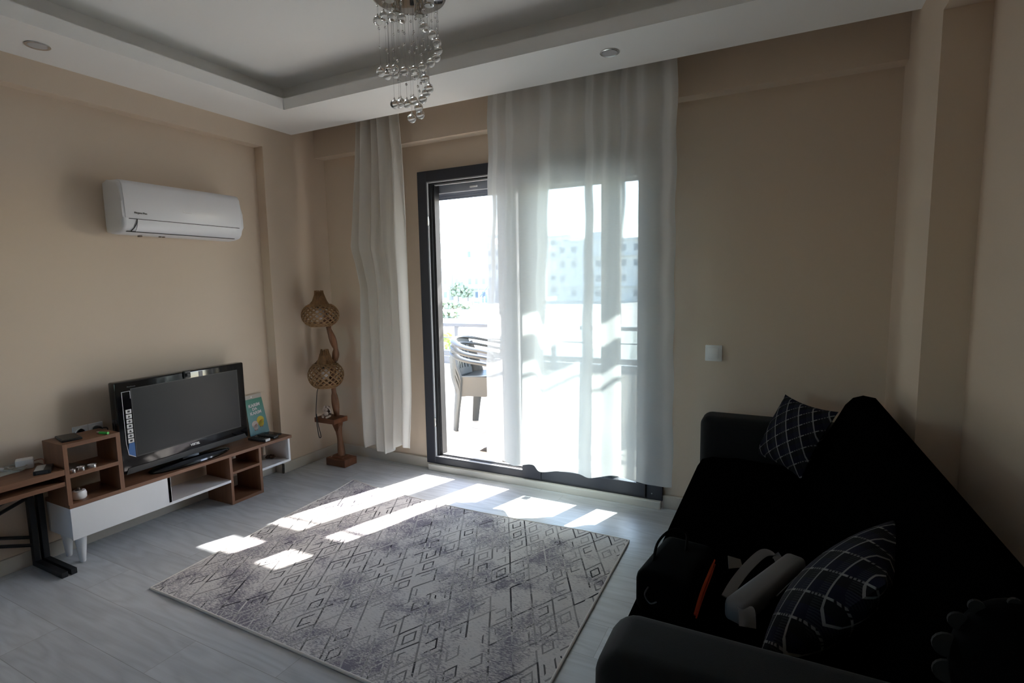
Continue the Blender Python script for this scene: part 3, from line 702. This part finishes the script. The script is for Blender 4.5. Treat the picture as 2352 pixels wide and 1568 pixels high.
bm = MB(); bm.ell((0, 0, 0), (.0052, .0052, .0062), None, 8, 6); cproto = bm.build('crystal_bead', BALL, None)
bm = MB(); bm.lathe([(0, .0185), (.004, .0185), (.004, .024), (.0016, .030), (0, .030)], (0, 0, 0), 10); kproto = bm.build('ball_cap', CHROME, None)
THREAD = mat('clear_thread', (.34, .33, .32), .4)
used = {'b': 0, 'c': 0, 'k': 0}
def dup(proto, key, parent, loc):
    o = proto if used[key] == 0 else proto.copy()
    if used[key]: COL.objects.link(o)
    used[key] += 1; o.parent = parent; o.location = Vector(loc) - Vector((CX, CY, CZ)); return o
nb = 0
for i, (x, y, z) in enumerate(BALLS):
    q = MB(); q.tube([(x, y, CZ + .002), (x, y, z + .028)], .00045, 5); s_ = q.build('strand', THREAD, chd)
    dup(bproto, 'b', s_, (x, y, z)); dup(kproto, 'k', s_, (x, y, z))
    n = 1 + int((CZ - z) / .16)
    for k in range(n):
        if nb < 78:
            dup(cproto, 'c', s_, (x, y, z + .05 + (CZ - z - .07) * (k + rnd.uniform(.1, .8)) / n)); nb += 1
for k in range(16):                                         # threads with beads only
    a = k * .41 + .2; r_ = .13 - .004 * k; x, y = CX + r_ * math.cos(a), CY + r_ * math.sin(a); zb = 2.43 - .012 * k
    q = MB(); q.tube([(x, y, CZ + .002), (x, y, zb)], .00045, 5); s_ = q.build('strand', THREAD, chd)
    if nb < 98: dup(cproto, 'c', s_, (x, y, zb)); nb += 1

# ------------------------------------------------------------------ driftwood floor lamp
fl = thing('floor_lamp', 'branch floor lamp with two woven cane shades in the corner left of the curtain', 'floor lamp', (.25, -.13, 0))
MB().box(.158, .352, -.205, -.075, .0005, .060, .004).build('base', LAMPW, fl)
MB().box(.205, .312, -.19, -.10, .060, .072, .003).build('base_plate', LAMPW, fl)
q = MB(); q.lathe([(0, 0), (.011, 0), (.009, .007), (0, .008)], (.19, -.172, .060), 14); q.build('switch_button', BONE, fl, True)
sp = smoothpath([(.262, -.14, .06), (.250, -.14, .20), (.236, -.14, .33), (.226, -.14, .45), (.212, -.14, .60), (.205, -.13, .75), (.225, -.115, .86), (.232, -.12, .93), (.19, -.13, 1.05), (.165, -.14, 1.15), (.15, -.17, 1.26)], 8)
rad = [.021 + .004 * math.sin(i * .55) + (.004 if i < 30 else 0) for i in range(len(sp))]
q = MB(); q.tube(sp, rad, 12)
q.build('branch_post', BRANCH, fl, True)
tw = []
for i, p_ in enumerate(sp[44:76]):
    a = i * .28; tw.append(p_ + Vector((.018 * math.cos(a), .018 * math.sin(a), 0)))
q = MB(); q.tube(tw, .012, 8); q.build('twisted_twig', BRANCH, fl, True)
MB().box(.112, .318, -.255, -.115, .348, .386, .004).build('side_shelf', LAMPW, fl)
q = MB(); q.prism([(.19, .348), (.275, .348), (.255, .27), (.235, .27)], -.17, -.12, 'y'); q.build('bracket', LAMPW, fl)
def cane(cx, cy, cz, r_, hz, tw_):
    """woven gourd shade: two families of helical strips plus rims"""
    q = MB()
    def S(th, ph): 
        rr = r_ * (math.cos(ph) ** .8) if abs(ph) < 1.56 else 0
        return Vector((cx + rr * math.cos(th), cy + rr * math.sin(th), cz + hz * math.sin(ph)))
    NS = 17
    for d in (1, -1):
        for k in range(NS):
            pts = [S(2 * math.pi * k / NS + d * (j / 16 - .5) * 2.1, -1.08 + 2.1 * j / 16) for j in range(17)]
            q.band(pts, [(p_ - Vector((cx, cy, cz))).cross(Vector((0, 0, 1)) if j == 0 else (pts[j] - pts[j - 1])) for j, p_ in enumerate(pts)], .0085, .003)
    for ph in (-1.08, -1.0, -.82, -.7, .85, 1.0):
        q.tube([S(2 * math.pi * j / 28, ph) for j in range(28)], .0042, 6, close=True)
    return q
for (cx, cy, cz, r_, hz, top, tx) in ((.180, -.20, 1.168, .136, .093, 1.348, .186), (.203, -.20, .712, .131, .105, .905, .215)):
    sd_ = cane(cx, cy, cz, r_, hz, 1).build('cane_shade', WEAVE, fl, True)
    q = MB(); q.ell((cx - .005, cy, cz + .012), (.034, .034, .046)); q.build('bulb', BULB, sd_, True)
    q = MB(); q.lathe([(0, 0), (.017, 0), (.017, .03), (0, .03)], (cx - .005, cy, cz + .052), 12); q.build('lamp_socket', DARKPL, sd_)
    zb = cz + hz * .80
    q = MB(); q.lathe([(0, 0), (.068, 0), (.055, .03), (.038, .07), (.030, top - zb - .035), (.020, top - zb - .008), (0, top - zb)], (cx, cy, zb), 18)
    for k in range(46):
        a = rnd.uniform(0, 6.28); r0 = rnd.uniform(.058, .075); z0 = zb + rnd.uniform(-.022, .012)
        q.tube([(cx + r0 * math.cos(a), cy + r0 * math.sin(a), z0), (cx + .05 * math.cos(a), cy + .05 * math.sin(a), zb + .035), (cx + .034 * math.cos(a), cy + .034 * math.sin(a), zb + .08), (cx + rnd.uniform(.012, .036) * math.cos(a), cy + rnd.uniform(.012, .034) * math.sin(a), min(top + .004, zb + rnd.uniform(.08, .19)))], .0022, 5)
    q.build('raffia_cap', RAFFIA, sd_, True)
    q = MB(); q.tube([(cx, cy, zb + .02), ((cx + tx) / 2 - .01, cy + .04, zb + .03), (tx - .02, -.135, zb + .01)], .006, 6); q.build('shade_arm', BRANCH, sd_, True)
q = MB(); q.tube(smoothpath([(.12, -.20, .62), (.125, -.225, .57), (.145, -.262, .45), (.150, -.268, .36), (.165, -.268, .25), (.178, -.266, .237), (.183, -.264, .255), (.165, -.266, .33), (.152, -.267, .42)], 8), .0032, 6); q.build('cord', DARKPL, fl, True)
# little monkey figure on the lamp's shelf
fg = thing('figurine', 'small pale monkey figurine sitting on the side shelf of the branch lamp', 'figurine', (.215, -.20, .386))
fx, fy, fz = .215, -.212, .386
q = MB(); q.ell((fx, fy, fz + .028), (.026, .022, .028)); q.ell((fx, fy, fz + .068), (.021, .019, .020)); q.ell((fx, fy - .006, fz + .058), (.013, .014, .010), None, 12, 8); q.build('body', FIGD, fg, True)
q = MB(); q.ell((fx, fy - .014, fz + .030), (.019, .014, .021)); q.build('belly', BONE, fg, True)
q = MB(); q.ell((fx, fy - .016, fz + .066), (.014, .008, .013)); q.build('face', BONE, fg, True)
for sgn in (-1, 1):
    q = MB(); q.tube(smoothpath([(fx + sgn * .024, fy, fz + .040), (fx + sgn * .040, fy - .006, fz + .052), (fx + sgn * .030, fy - .010, fz + .072), (fx + sgn * .014, fy - .014, fz + .085)], 5), .0065, 8); q.ell((fx + sgn * .013, fy - .015, fz + .086), (.008, .007, .008), None, 10, 8); q.build('arm', BONE, fg, True)
    q = MB(); q.tube(smoothpath([(fx + sgn * .018, fy - .006, fz + .014), (fx + sgn * .036, fy - .018, fz + .018), (fx + sgn * .022, fy - .030, fz + .009)], 5), .0085, 8); q.ell((fx + sgn * .019, fy - .032, fz + .0085), (.009, .011, .008), None, 10, 8); q.build('leg', BONE, fg, True)
    q = MB(); q.ell((fx + sgn * .022, fy, fz + .074), (.006, .004, .008), None, 10, 8); q.build('ear', BONE, fg, True)

# ------------------------------------------------------------------ rug
def rugf(a, b):
    # corners measured on the floor: the far left corner curls slightly
    x0 = .625 + (.712 - .625) * b; x1 = 2.598 + .022 * b
    y0 = -.400 - .05 * math.sin(math.pi * min(1, a * 1.15)) - .036 * a; y1 = -1.812 - .022 * a
    x = x0 + (x1 - x0) * a; y = y0 + (y1 - y0) * b
    x += .012 * math.sin(b * 9 + 1) * (1 - a) * math.sin(math.pi * b) ** 2
    z = .0095 + .012 * max(0, 1 - a * 9) * max(0, 1 - b * 8) + .003 * math.sin(b * 11) * max(0, 1 - a * 12)
    return Vector((x, y, z))
rug = thing('rug', 'grey and cream rug with a broken diamond pattern on the floor', 'rug', (1.64, -1.12, 0))
q = MB()
q.grid(rugf, 60, 50)
top = list(q.bm.verts)
low = MB(); 
q.grid(lambda a, b: rugf(a, b) - Vector((0, 0, .0088)), 20, 20)
edge = [rugf(t / 60, 0) for t in range(60)] + [rugf(1, t / 50) for t in range(50)] + [rugf(1 - t / 60, 1) for t in range(60)] + [rugf(0, 1 - t / 50) for t in range(50)]
q.build('pile', RUG, rug, True, True)
low.bm.free()
q = MB(); q.tube([e + Vector((0, 0, -.0035)) for e in edge], .0058, 8, close=True); q.build('binding', RUGB, rug, True)

# ------------------------------------------------------------------ sofa
sf = thing('sofa', 'black sofa bed with charcoal arms along the right wall', 'sofa', (3.3, -1.1, 0))
def arm(x0, x1, y0, y1, z0, z1, lean=0.):
    q = MB(); q.box(x0, x1, y0, y1, z0, z1, .05, 5)
    for v in q.bm.verts: v.co.x -= 0 if v.co.x > (x0 + x1) / 2 else -lean * max(0, (v.co.z - .45) / .2) ** 2
    return q
ya0, ya1 = -.215, -.035
arm(2.915, 3.70, ya0, ya1, .06, .664, .0).build('armrest', SOFA, sf, 60)
arm(2.962, 3.70, -2.20, -2.0, .06, .662, .02).build('armrest', SOFA, sf, 60)
MB().box(2.93, 3.70, -2.0, -.22, .09, .33, .02).build('seat_base', VELV, sf)
sprof = [(2.925, .012), (2.905, .30), (2.912, .40), (2.935, .44), (2.985, .458), (3.10, .462), (3.46, .450), (3.47, .2), (3.2, .012)]
MB().prism(sprof, -2.0, -.214, 'y', .022, 4).build('seat_cushion', VELV, sf, 50)
bp_ = [(3.40, .30), (3.415, .47), (3.50, .64), (3.585, .80), (3.615, .838), (3.655, .853), (3.70, .845), (3.735, .80), (3.735, .12), (3.50, .12)]
q = MB(); q.prism(bp_, -2.02, -.215, 'y', .045, 5)
for v in q.bm.verts:                                         # softly hollowed top line and rounded far end
    if v.co.z > .6: v.co.z += .010 * math.sin(v.co.y * 5.2) * (v.co.z - .6) / .25
    if v.co.z > .75 and v.co.y > -.4: v.co.x -= .03 * (v.co.y + .4) / .2
q.build('backrest', VELV, sf, 60)
for x, y in ((2.99, -.12), (2.99, -2.1), (3.66, -.12), (3.66, -2.1)):
    MB().box(x - .02, x + .02, y - .02, y + .02, 0, .062).build('foot', DARKPL, sf)
# plaid cushions
def cushion(c0, U, V, th, label):
    c0, U, V = Vector(c0), Vector(U), Vector(V); N_ = U.cross(V).normalized()
    q = MB()
    def f(sign):
        def g(a, b):
            u, v = a * 2 - 1, b * 2 - 1
            h = max(0, (1 - u * u) * (1 - v * v)) ** .55
            pin = 1 - .10 * (1 - v * v) * abs(u) ** 3
            pin2 = 1 - .10 * (1 - u * u) * abs(v) ** 3
            return c0 + U * .5 * u * pin + V * .5 * v * pin2 + N_ * sign * th * .5 * h
        return g
    q.grid(f(1), 28, 28, True); q.grid(f(-1), 28, 28, True)
    bmesh.ops.remove_doubles(q.bm, verts=list(q.bm.verts), dist=1e-4)
    return solo(q, 'cushion', PLAID, label, 'cushion', tuple(c0 - V * .5), 'plaid cushions on the sofa', True)
cushion((3.352, -.285, .635), (.212, -.27, -.01), (.137, .05, .315), .12, 'dark plaid cushion standing in the far corner of the black sofa')
cushion((3.428, -1.675, .620), (-.10, -.33, -.04), (.250, .05, .27), .15, 'dark plaid cushion leaning on the sofa back by the near arm')
# camera case
cc = thing('camera_case', 'black soft camera case with orange piping on the sofa seat', 'bag', (3.05, -1.55, .463))
Mk = Matrix.Translation((3.045, -1.575, .463)) @ Matrix.Rotation(R(-8), 4, 'Z')
q = MB(); q.box(-.080, .078, -.165, .105, 0, .125, .03, 4); q.xform(Mk); q.build('case_body', BAGB, cc, 60)
q = MB(); q.tube(smoothpath([(.0800, -.13, .030), (.081, -.07, .064), (.0805, .01, .082), (.076, .075, .090)], 6), .0045, 6); q.xform(Mk); q.build('orange_zip', ORANGE, cc, True)
q = MB(); q.tube(smoothpath([(.0800, -.115, .012), (.0805, -.05, .042), (.0805, .025, .062), (.077, .085, .072)], 6), .0020, 6); q.xform(Mk); q.build('orange_seam', ORANGE, cc, True)
q = MB(); q.tube(smoothpath([(-.05, -.09, .122), (-.068, .0, .138), (-.055, .08, .146), (-.015, .10, .140), (.01, .02, .124)], 8), .004, 8); q.xform(Mk); q.build('carry_handle', BAGB, cc, True)
q = MB(); q.tube(smoothpath([(-.080, .06, .10), (-.0825, -.02, .08), (-.0825, -.11, .03)], 6), .0016, 5); q.tube(smoothpath([(-.035, -.1665, .09), (-.045, -.168, .065), (-.03, -.168, .045), (-.012, -.1665, .054)], 5), .0022, 5); q.xform(Mk); q.build('zip_cord', GREYPL, cc, True)
# grey sling bag
sb = thing('sling_bag', 'grey leatherette sling bag with a looped strap on the sofa beside the near cushion', 'bag', (3.28, -1.42, .463))
dX = Vector((.17, .385, 0)).normalized(); Ms = frame_M((3.277, -1.485, .462), dX, Vector((0, 0, 1)).cross(dX))
q = MB(); q.box(-.20, .20, -.050, .050, 0, .068, .024, 4); 
for v in q.bm.verts:
    k = 1 - .45 * (abs(v.co.x) / .2) ** 2; v.co.y *= k; v.co.z *= (.75 + .25 * k)
q.xform(Ms); q.build('pouch', BAGG, sb, 60)
q = MB(); q.box(-.09, .14, -.0545, -.046, .012, .050, .006, 2); q.xform(Ms); q.build('side_pocket', BAGB, sb, 60)
q = MB(); q.tube(smoothpath([(-.07, -.057, .055), (.03, -.058, .064), (.12, -.055, .060)], 5), .0018, 5); q.xform(Ms); q.build('zip', GREYPL, sb, True)
pts = smoothpath([(3.172, -1.56, .472), (3.19, -1.49, .485), (3.222, -1.41, .505), (3.262, -1.335, .520), (3.295, -1.32, .512), (3.312, -1.36, .500)], 8)
q = MB(); q.band(pts, [(1, -.5, -.3)] * len(pts), .028, .004); q.build('strap', BAGG, sb, True)
pts = smoothpath([(3.20, -1.60, .475), (3.215, -1.64, .505), (3.23, -1.665, .512), (3.235, -1.69, .48)], 6)
q = MB(); q.band(pts, [(1, .3, 0)] * len(pts), .042, .004); q.build('strap_end', BAGG, sb, True)
q = MB(); q.prism([(0, 0), (.045, .0), (.05, .025), (.015, .04)], 0, .002, 'z'); q.xform(Matrix.Translation((3.168, -1.445, .50)) @ Matrix.Rotation(R(35), 4, 'Z') @ Matrix.Rotation(R(35), 4, 'X'))
tg = q
solo(tg, 'card_tag', TAGC, 'small pale card between the camera case and the sling bag on the sofa', 'tag', (3.168, -1.445, .463))
# black bag on the near arm
bb = thing('backpack', 'black bag with grey scalloped edging standing at the near right end of the sofa', 'bag', (3.62, -2.08, .665))
q = MB(); q.ell((0, 0, .11), (.085, .075, .115), None, 28, 18)
for v in q.bm.verts: v.co.z = max(v.co.z, .0)
q.xform(Matrix.Translation((3.632, -2.09, .660))); q.build('bag_body', BAGB, bb, True)
for k, (dx, dz, r_) in enumerate(((-.088, .13, .020), (-.086, .085, .019), (-.076, .175, .014), (-.055, .205, .011), (-.01, .222, .009), (.04, .212, .009))):
    q = MB(); q.lathe([(0, -.003), (r_, -.003), (r_, .003), (0, .003)], (3.632 + dx, -2.09, .660 + dz), 16, Matrix.Rotation(R(90), 4, 'X')); q.build('scallop', mat('dark_grey_trim', (.0032, .0032, .0033), .9), bb)

# ------------------------------------------------------------------ balcony
struct(MB().box(-2.6, 5.4, .16, 2.0, -.12, .0).build('balcony_floor', BTILE))
struct(MB().box(-2.6, 5.4, 1.78, 1.93, 0, .50).build('balcony_parapet', OUTW))
struct(MB().box(-2.6, 5.4, .2, 1.74, 2.775, 2.95).build('balcony_ceiling', OUTW))
rl = thing('balcony_railing', 'grey metal and glass railing on the white balcony parapet', 'railing', (1.4, 1.85, .5))
MB().box(-2.6, 5.4, 1.815, 1.885, .913, .950, .006).build('handrail', RAILM, rl)
MB().box(-2.6, 5.4, 1.82, 1.88, .50, .575, .004).box(-2.6, 5.4, 1.83, 1.87, .585, .64, .004).build('bottom_rail', RAILM, rl)
MB().box(-2.6, 5.4, 1.84, 1.86, .782, .792).build('middle_rail', RAILM, rl)
for k in range(7):
    x = -2.25 + k * 1.16
    MB().box(x - .022, x + .022, 1.828, 1.872, .50, .913, .003).build('baluster', RAILM, rl)
    if k < 6: MB().box(x + .03, x + 1.13, 1.846, 1.854, .645, .908).build('glass_panel', RAILG, rl)
aw = thing('awning', 'grey folded awning cassette under the balcony ceiling edge', 'awning', (1.4, 1.7, 2.42))
MB().box(-1.5, 4.6, 1.66, 1.735, 2.465, 2.585, .012, 3).build('cassette', SHUT, aw)
MB().tube([(-1.5, 1.70, 2.36), (4.6, 1.70, 2.36)], .014, 10).build('front_bar', RAILM, aw, True)
for x in (-1.2, 4.3):
    MB().box(x - .02, x + .02, 1.68, 1.72, 2.36, 2.775).build('bracket', RAILM, aw)
solo(MB().box(1.418, 1.572, .34, .46, 0, 2.775, .006), 'post', mat('post_grey', (.45, .45, .45), .6), 'pale grey square post on the balcony just outside the door', 'post', (1.49, .40, 0))

# stacked resin armchairs
def chair():
    root = thing('armchair', '', 'chair')
    zarm = .655
    # seat
    q = MB()
    def seat(a, b):
        x = -.20 + .43 * a; y = (-.215 + .43 * b) * (1 - .10 * (1 - a))
        return Vector((x, y, .405 + .03 * a - .018 * math.sin(math.pi * b) - .04 * max(0, a - .9) * 6 * .5))
    q.grid(seat, 12, 12); q.grid(lambda a, b: seat(a, b) - Vector((0, 0, .014)), 12, 12)
    for s_ in (-1, 1):
        q.prism([(-.19, .408), (.21, .425), (.22, .375), (.12, .352), (-.06, .348), (-.16, .33)], s_ * .212 - .006, s_ * .212 + .006, 'y')
    q.prism([(-.20, .420), (.20, .420), (.18, .375), (.08, .362), (-.08, .362), (-.18, .375)], .215, .228, 'x')
    q.build('seat', CHAIRP, root, True)
    # barrel back with slots
    q = MB()
    def S(t, h):           # t -1..1 round the back, h 0..1 up
        a = t * 1.02; r0 = .225 + .055 * h
        return Vector((-.02 - (r0 + .005) * math.cos(a), r0 * 1.08 * math.sin(a), .395 + h * (.355 - .06 * abs(t) ** 1.5)))
    def slat(t0, t1, h0=.02, h1=.98):
        P = lambda a, b, o: S(t0 + (t1 - t0) * a, h0 + (h1 - h0) * b) + o
        for o in (Vector(), Vector((.012, 0, 0))): q.grid(lambda a, b: P(a, b, o), 3, 10)
        for e in (0, 1): q.grid(lambda a, b: P(e, b, Vector((.012 * a, 0, 0))), 1, 10)
    for k in range(7):
        c_ = (k - 3) * .155; slat(c_ - .055, c_ + .055)
    for h0, h1 in ((.0, .18), (.82, 1.)): slat(-.56, .56, h0, h1)
    q.build('backrest', CHAIRP, root, True)
    # rim: front foot, arm, round the back, arm, front foot
    q = MB()
    half = [(.225, .268, .60), (.205, .272, .648), (.14, .278, zarm + .012), (0, .285, zarm + .03), (-.12, .262, zarm + .052), (-.215, .19, zarm + .078), (-.275, .09, zarm + .096), (-.293, 0, zarm + .10)]
    full = half + [(x, -y, z) for x, y, z in reversed(half[:-1])]
    pp = smoothpath(full, 6)
    sides = []
    for p_ in pp: sides.append(Vector((p_.x + .02, p_.y, 0)).normalized() * 1. + Vector((0, 0, -.25)))
    q.band(pp, sides, .058, .022); q.build('arm_rim', CHAIRP, root, True)
    for s_ in (-1, 1):
        pts = smoothpath([(.268, s_ * .262, 0), (.255, s_ * .262, .2), (.238, s_ * .262, .42), (.222, s_ * .266, .62)], 5)
        q = MB(); q.band(pts, [(.3, s_ * 1, 0)] * len(pts), [.046 + .012 * i / len(pts) for i in range(len(pts))], .030); q.build('front_leg', CHAIRP, root, True)
        pts = smoothpath([(-.205, s_ * .2, 0), (-.185, s_ * .202, .2), (-.165, s_ * .205, .38), (-.205, s_ * .205, .52), (-.245, s_ * .165, .70)], 5)
        q = MB(); q.band(pts, [(1, s_ * .6, 0)] * len(pts), [.058 + .035 * min(1, i / 10) - .03 * max(0, i - 10) / 10 for i in range(len(pts))], .030); q.build('rear_leg', CHAIRP, root, True)
    return root
ch = chair()
labs = ['grey plastic armchair at the bottom of the balcony stack, standing on the tiles', 'grey plastic armchair in the middle of the balcony stack of three', 'grey plastic armchair on top of the balcony stack of three']
for k in range(3):
    if k == 0: o = ch
    else:
        o = ch.copy(); COL.objects.link(o)
        for c_ in ch.children:
            if c_.parent == ch:
                d_ = c_.copy(); COL.objects.link(d_); d_.parent = o
    o.location = (.757 + .006 * k, 1.23, .057 * k); o.rotation_euler = (0, 0, R(3.4)); o['label'] = labs[k]; o['category'] = 'chair'; o['group'] = 'grey plastic armchairs stacked on the balcony'
q = MB(); q.prism([(1.075, 0), (1.17, 0), (1.17, .042), (1.12, .030)], .58, .66, 'y', .004, 1)
solo(q, 'doorstop', mat('dark_rubber', (.03, .03, .035), .7), 'small dark rubber wedge on the sunlit balcony floor by the curtain edge', 'doorstop', (1.12, .62, 0))

# ------------------------------------------------------------------ the world beyond the balcony
GZ = -3.25
struct(MB().box(-160, 120, 2.2, 220, GZ - .3, GZ).build('ground', GRND))
def building(x0, x1, y0, y1, h, nf, nw, label, blue=None, stair=False, roofbox=True):
    t = thing('apartment_building', label, 'building', ((x0 + x1) / 2, (y0 + y1) / 2, GZ), 'pale buildings beyond the balcony')
    MB().box(x0, x1, y0, y1, GZ, GZ + h).build('walls', FACW, t)
    MB().box(x0 - .3, x1 + .3, y0 - .3, y1 + .3, GZ + h, GZ + h + .5).build('roof', FACW, t)
    if roofbox: MB().box(x0 + (x1 - x0) * .3, x0 + (x1 - x0) * .55, y0 + 1, y1 - 1, GZ + h + .5, GZ + h + 2.3).build('roof_hut', FACW, t)
    fh = h / nf; pw = (x1 - x0) / nw
    for i in range(nf):
        for j in range(nw):
            if (i * 7 + j * 3) % 5 == 0 and nw > 4: continue
            wx = x0 + (j + .28) * pw; wz = GZ + i * fh + fh * .32
            MB().box(wx, wx + pw * .42, y0 - .06, y0 + .1, wz, wz + fh * .42).build('window', FACB if blue == (i, j) else FACG, t)
        MB().box(x0 - .2, x1 + .2, y0 - .9, y0, GZ + i * fh + fh * .98, GZ + i * fh + fh * 1.03).build('balcony_slab', FACW, t) if i % 2 == 0 else None
    return t
building(-72, -52, 112, 126, 13.4, 4, 10, 'long pale apartment block with a blue top-floor window beyond the balcony', (3, 2))
building(-84, -73.4, 112, 124, 10.4, 3, 5, 'low white apartment block at the left of the view through the door opening', None)
building(-46, -22, 118, 132, 13.8, 4, 8, 'pale apartment block seen faintly through the sheer curtain')
building(-118, -60, 165, 180, 19.5, 5, 14, 'distant row of white flats on the slope behind the apartment blocks')
building(-14, 30, 120, 135, 13, 4, 12, 'wide pale apartment block behind the right part of the curtain')
# outside stair beside the long block
stt = thing('outside_stair', 'white outside staircase leaning on the pale apartment block', 'staircase', (-60, 109, GZ))
for k in range(10): MB().box(-62 + k * .45, -61.5 + k * .45, 108.5, 110.5, GZ, GZ + .5 + k * .5).build('step', FACG if k % 2 else FACW, stt)
MB().tube([(-62, 108.4, GZ + 1.4), (-57.6, 108.4, GZ + 6.2)], .10, 6).build('stair_rail', FACG, stt)
def shrub(c0, r, n, m, label, cat, name, trunk=0., group=None):
    t = thing(name, label, cat, c0, group) 
    q = MB(); rr = random.Random(len(label))
    for k in range(n):
        p_ = Vector((rr.uniform(-1, 1) * r[0], rr.uniform(-1, 1) * r[1], trunk + abs(rr.uniform(.1, 1)) * r[2]))
        s_ = rr.uniform(.16, .34) * min(r[0], r[2], r[1] * 1.6)
        q.ell(Vector(c0) + p_, (s_ * 1.1, s_ * 1.1, s_), None, 8, 6)
    for v in q.bm.verts: v.co += mnoise.noise_vector(v.co * 2.1) * .12 * r[2]
    q.build('foliage', m, t, True)
    MB().tube([c0, (c0[0], c0[1], c0[2] + trunk + r[2] * .4)], .06 + .03 * trunk, 6).build('trunk', TRUNK, t)
    return t
shrub((-51, 80, GZ), (3.9, .9, 1.25), 110, LEAF, 'long low green hedge in front of the pale apartment blocks', 'hedge', 'hedge')
shrub((-37.6, 58, GZ), (1.7, .6, .85), 70, LEAF, 'shorter hedge nearer the balcony below the long one', 'hedge', 'hedge')
shrub((-68, 108, GZ), (1.8, 1.2, 3.2), 60, LEAF, 'dark round tree in front of the long apartment block', 'tree', 'tree', 1.4)
shrub((-64.6, 107, GZ), (1.2, 1.0, 2.4), 40, LEAF, 'smaller dark tree right of the round one by the long block', 'tree', 'tree', 1.2)
shrub((-4.88, 9, GZ), (.17, .2, .75), 60, LEAFY, 'bright yellow-green treetop just behind the balcony railing', 'tree', 'tree', 2.55)
st = thing('street_lamp', 'thin pale street lamp in front of the distant flats', 'street lamp', (-57.5, 100, GZ))
MB().tube([(-57.5, 100, GZ), (-57.5, 100, GZ + 8)], .12, 8).build('pole', FACG, st)
MB().tube([(-57.5, 100, GZ + 8), (-55.9, 100, GZ + 8.3)], .08, 8).build('lamp_arm', FACG, st)
struct(MB().box(-80, 60, 84, 92, GZ + .01, GZ + .05).build('road', ROAD))

# ------------------------------------------------------------------ light
sun = bpy.data.lights.new('sun', 'SUN'); sun.energy = 15.5; sun.angle = R(.55); sun.color = (1., .96, .91)
so = bpy.data.objects.new('sun', sun); COL.objects.link(so); so.location = (2, 6, 8)
so.rotation_euler = Vector((-.34, -1, -.87)).to_track_quat('-Z', 'Y').to_euler()
wd = bpy.data.worlds.new('world'); scene.world = wd; wd.use_nodes = True; nt = wd.node_tree
bg = nt.nodes['Background']; sky = nt.nodes.new('ShaderNodeTexSky'); sky.sky_type = 'NISHITA'
sky.sun_disc = False; sky.sun_elevation = R(39.5); sky.sun_rotation = math.atan2(.34, 1.0)
sky.air_density = 1.; sky.dust_density = 1.2; sky.ozone_density = 1.
bg.inputs['Strength'].default_value = .8
nt.links.new(sky.outputs[0], bg.inputs[0])

# ------------------------------------------------------------------ camera
f_px, yaw, pit, rol = 1222.28, 4.71656952e-01, -1.10076750e-01, -1.75811816e-02
Cc = Vector((3.2886943, -3.12098409, 1.38553427))
cz, sz_, cp, sp_ = math.cos(yaw), math.sin(yaw), math.cos(pit), math.sin(pit)
fwd = Vector((-sz_ * cp, cz * cp, sp_)); r0 = Vector((cz, sz_, 0)); u0 = r0.cross(fwd)
rt = r0 * math.cos(rol) + u0 * math.sin(rol); up = u0 * math.cos(rol) - r0 * math.sin(rol)
cam = bpy.data.cameras.new('camera'); cam.sensor_fit = 'HORIZONTAL'; cam.sensor_width = 36.; cam.lens = 36. * f_px / 2352.
cam.clip_start = .05; cam.clip_end = 600
co = bpy.data.objects.new('camera', cam); COL.objects.link(co)
M = Matrix((rt, up, -fwd)).transposed().to_4x4(); M.translation = Cc; co.matrix_world = M
scene.camera = co
vs = scene.view_settings
scene.display_settings.display_device = 'sRGB'
vs.view_transform = 'Standard'; vs.look = 'None'; vs.gamma = 1.; vs.use_curve_mapping = False; vs.exposure = 1.0
cy = scene.cycles
cy.max_bounces = 12; cy.diffuse_bounces = 8; cy.glossy_bounces = 4; cy.transmission_bounces = 8; cy.transparent_max_bounces = 24
cy.caustics_reflective = False; cy.caustics_refractive = False; cy.sample_clamp_indirect = 6.
cy.use_denoising = True
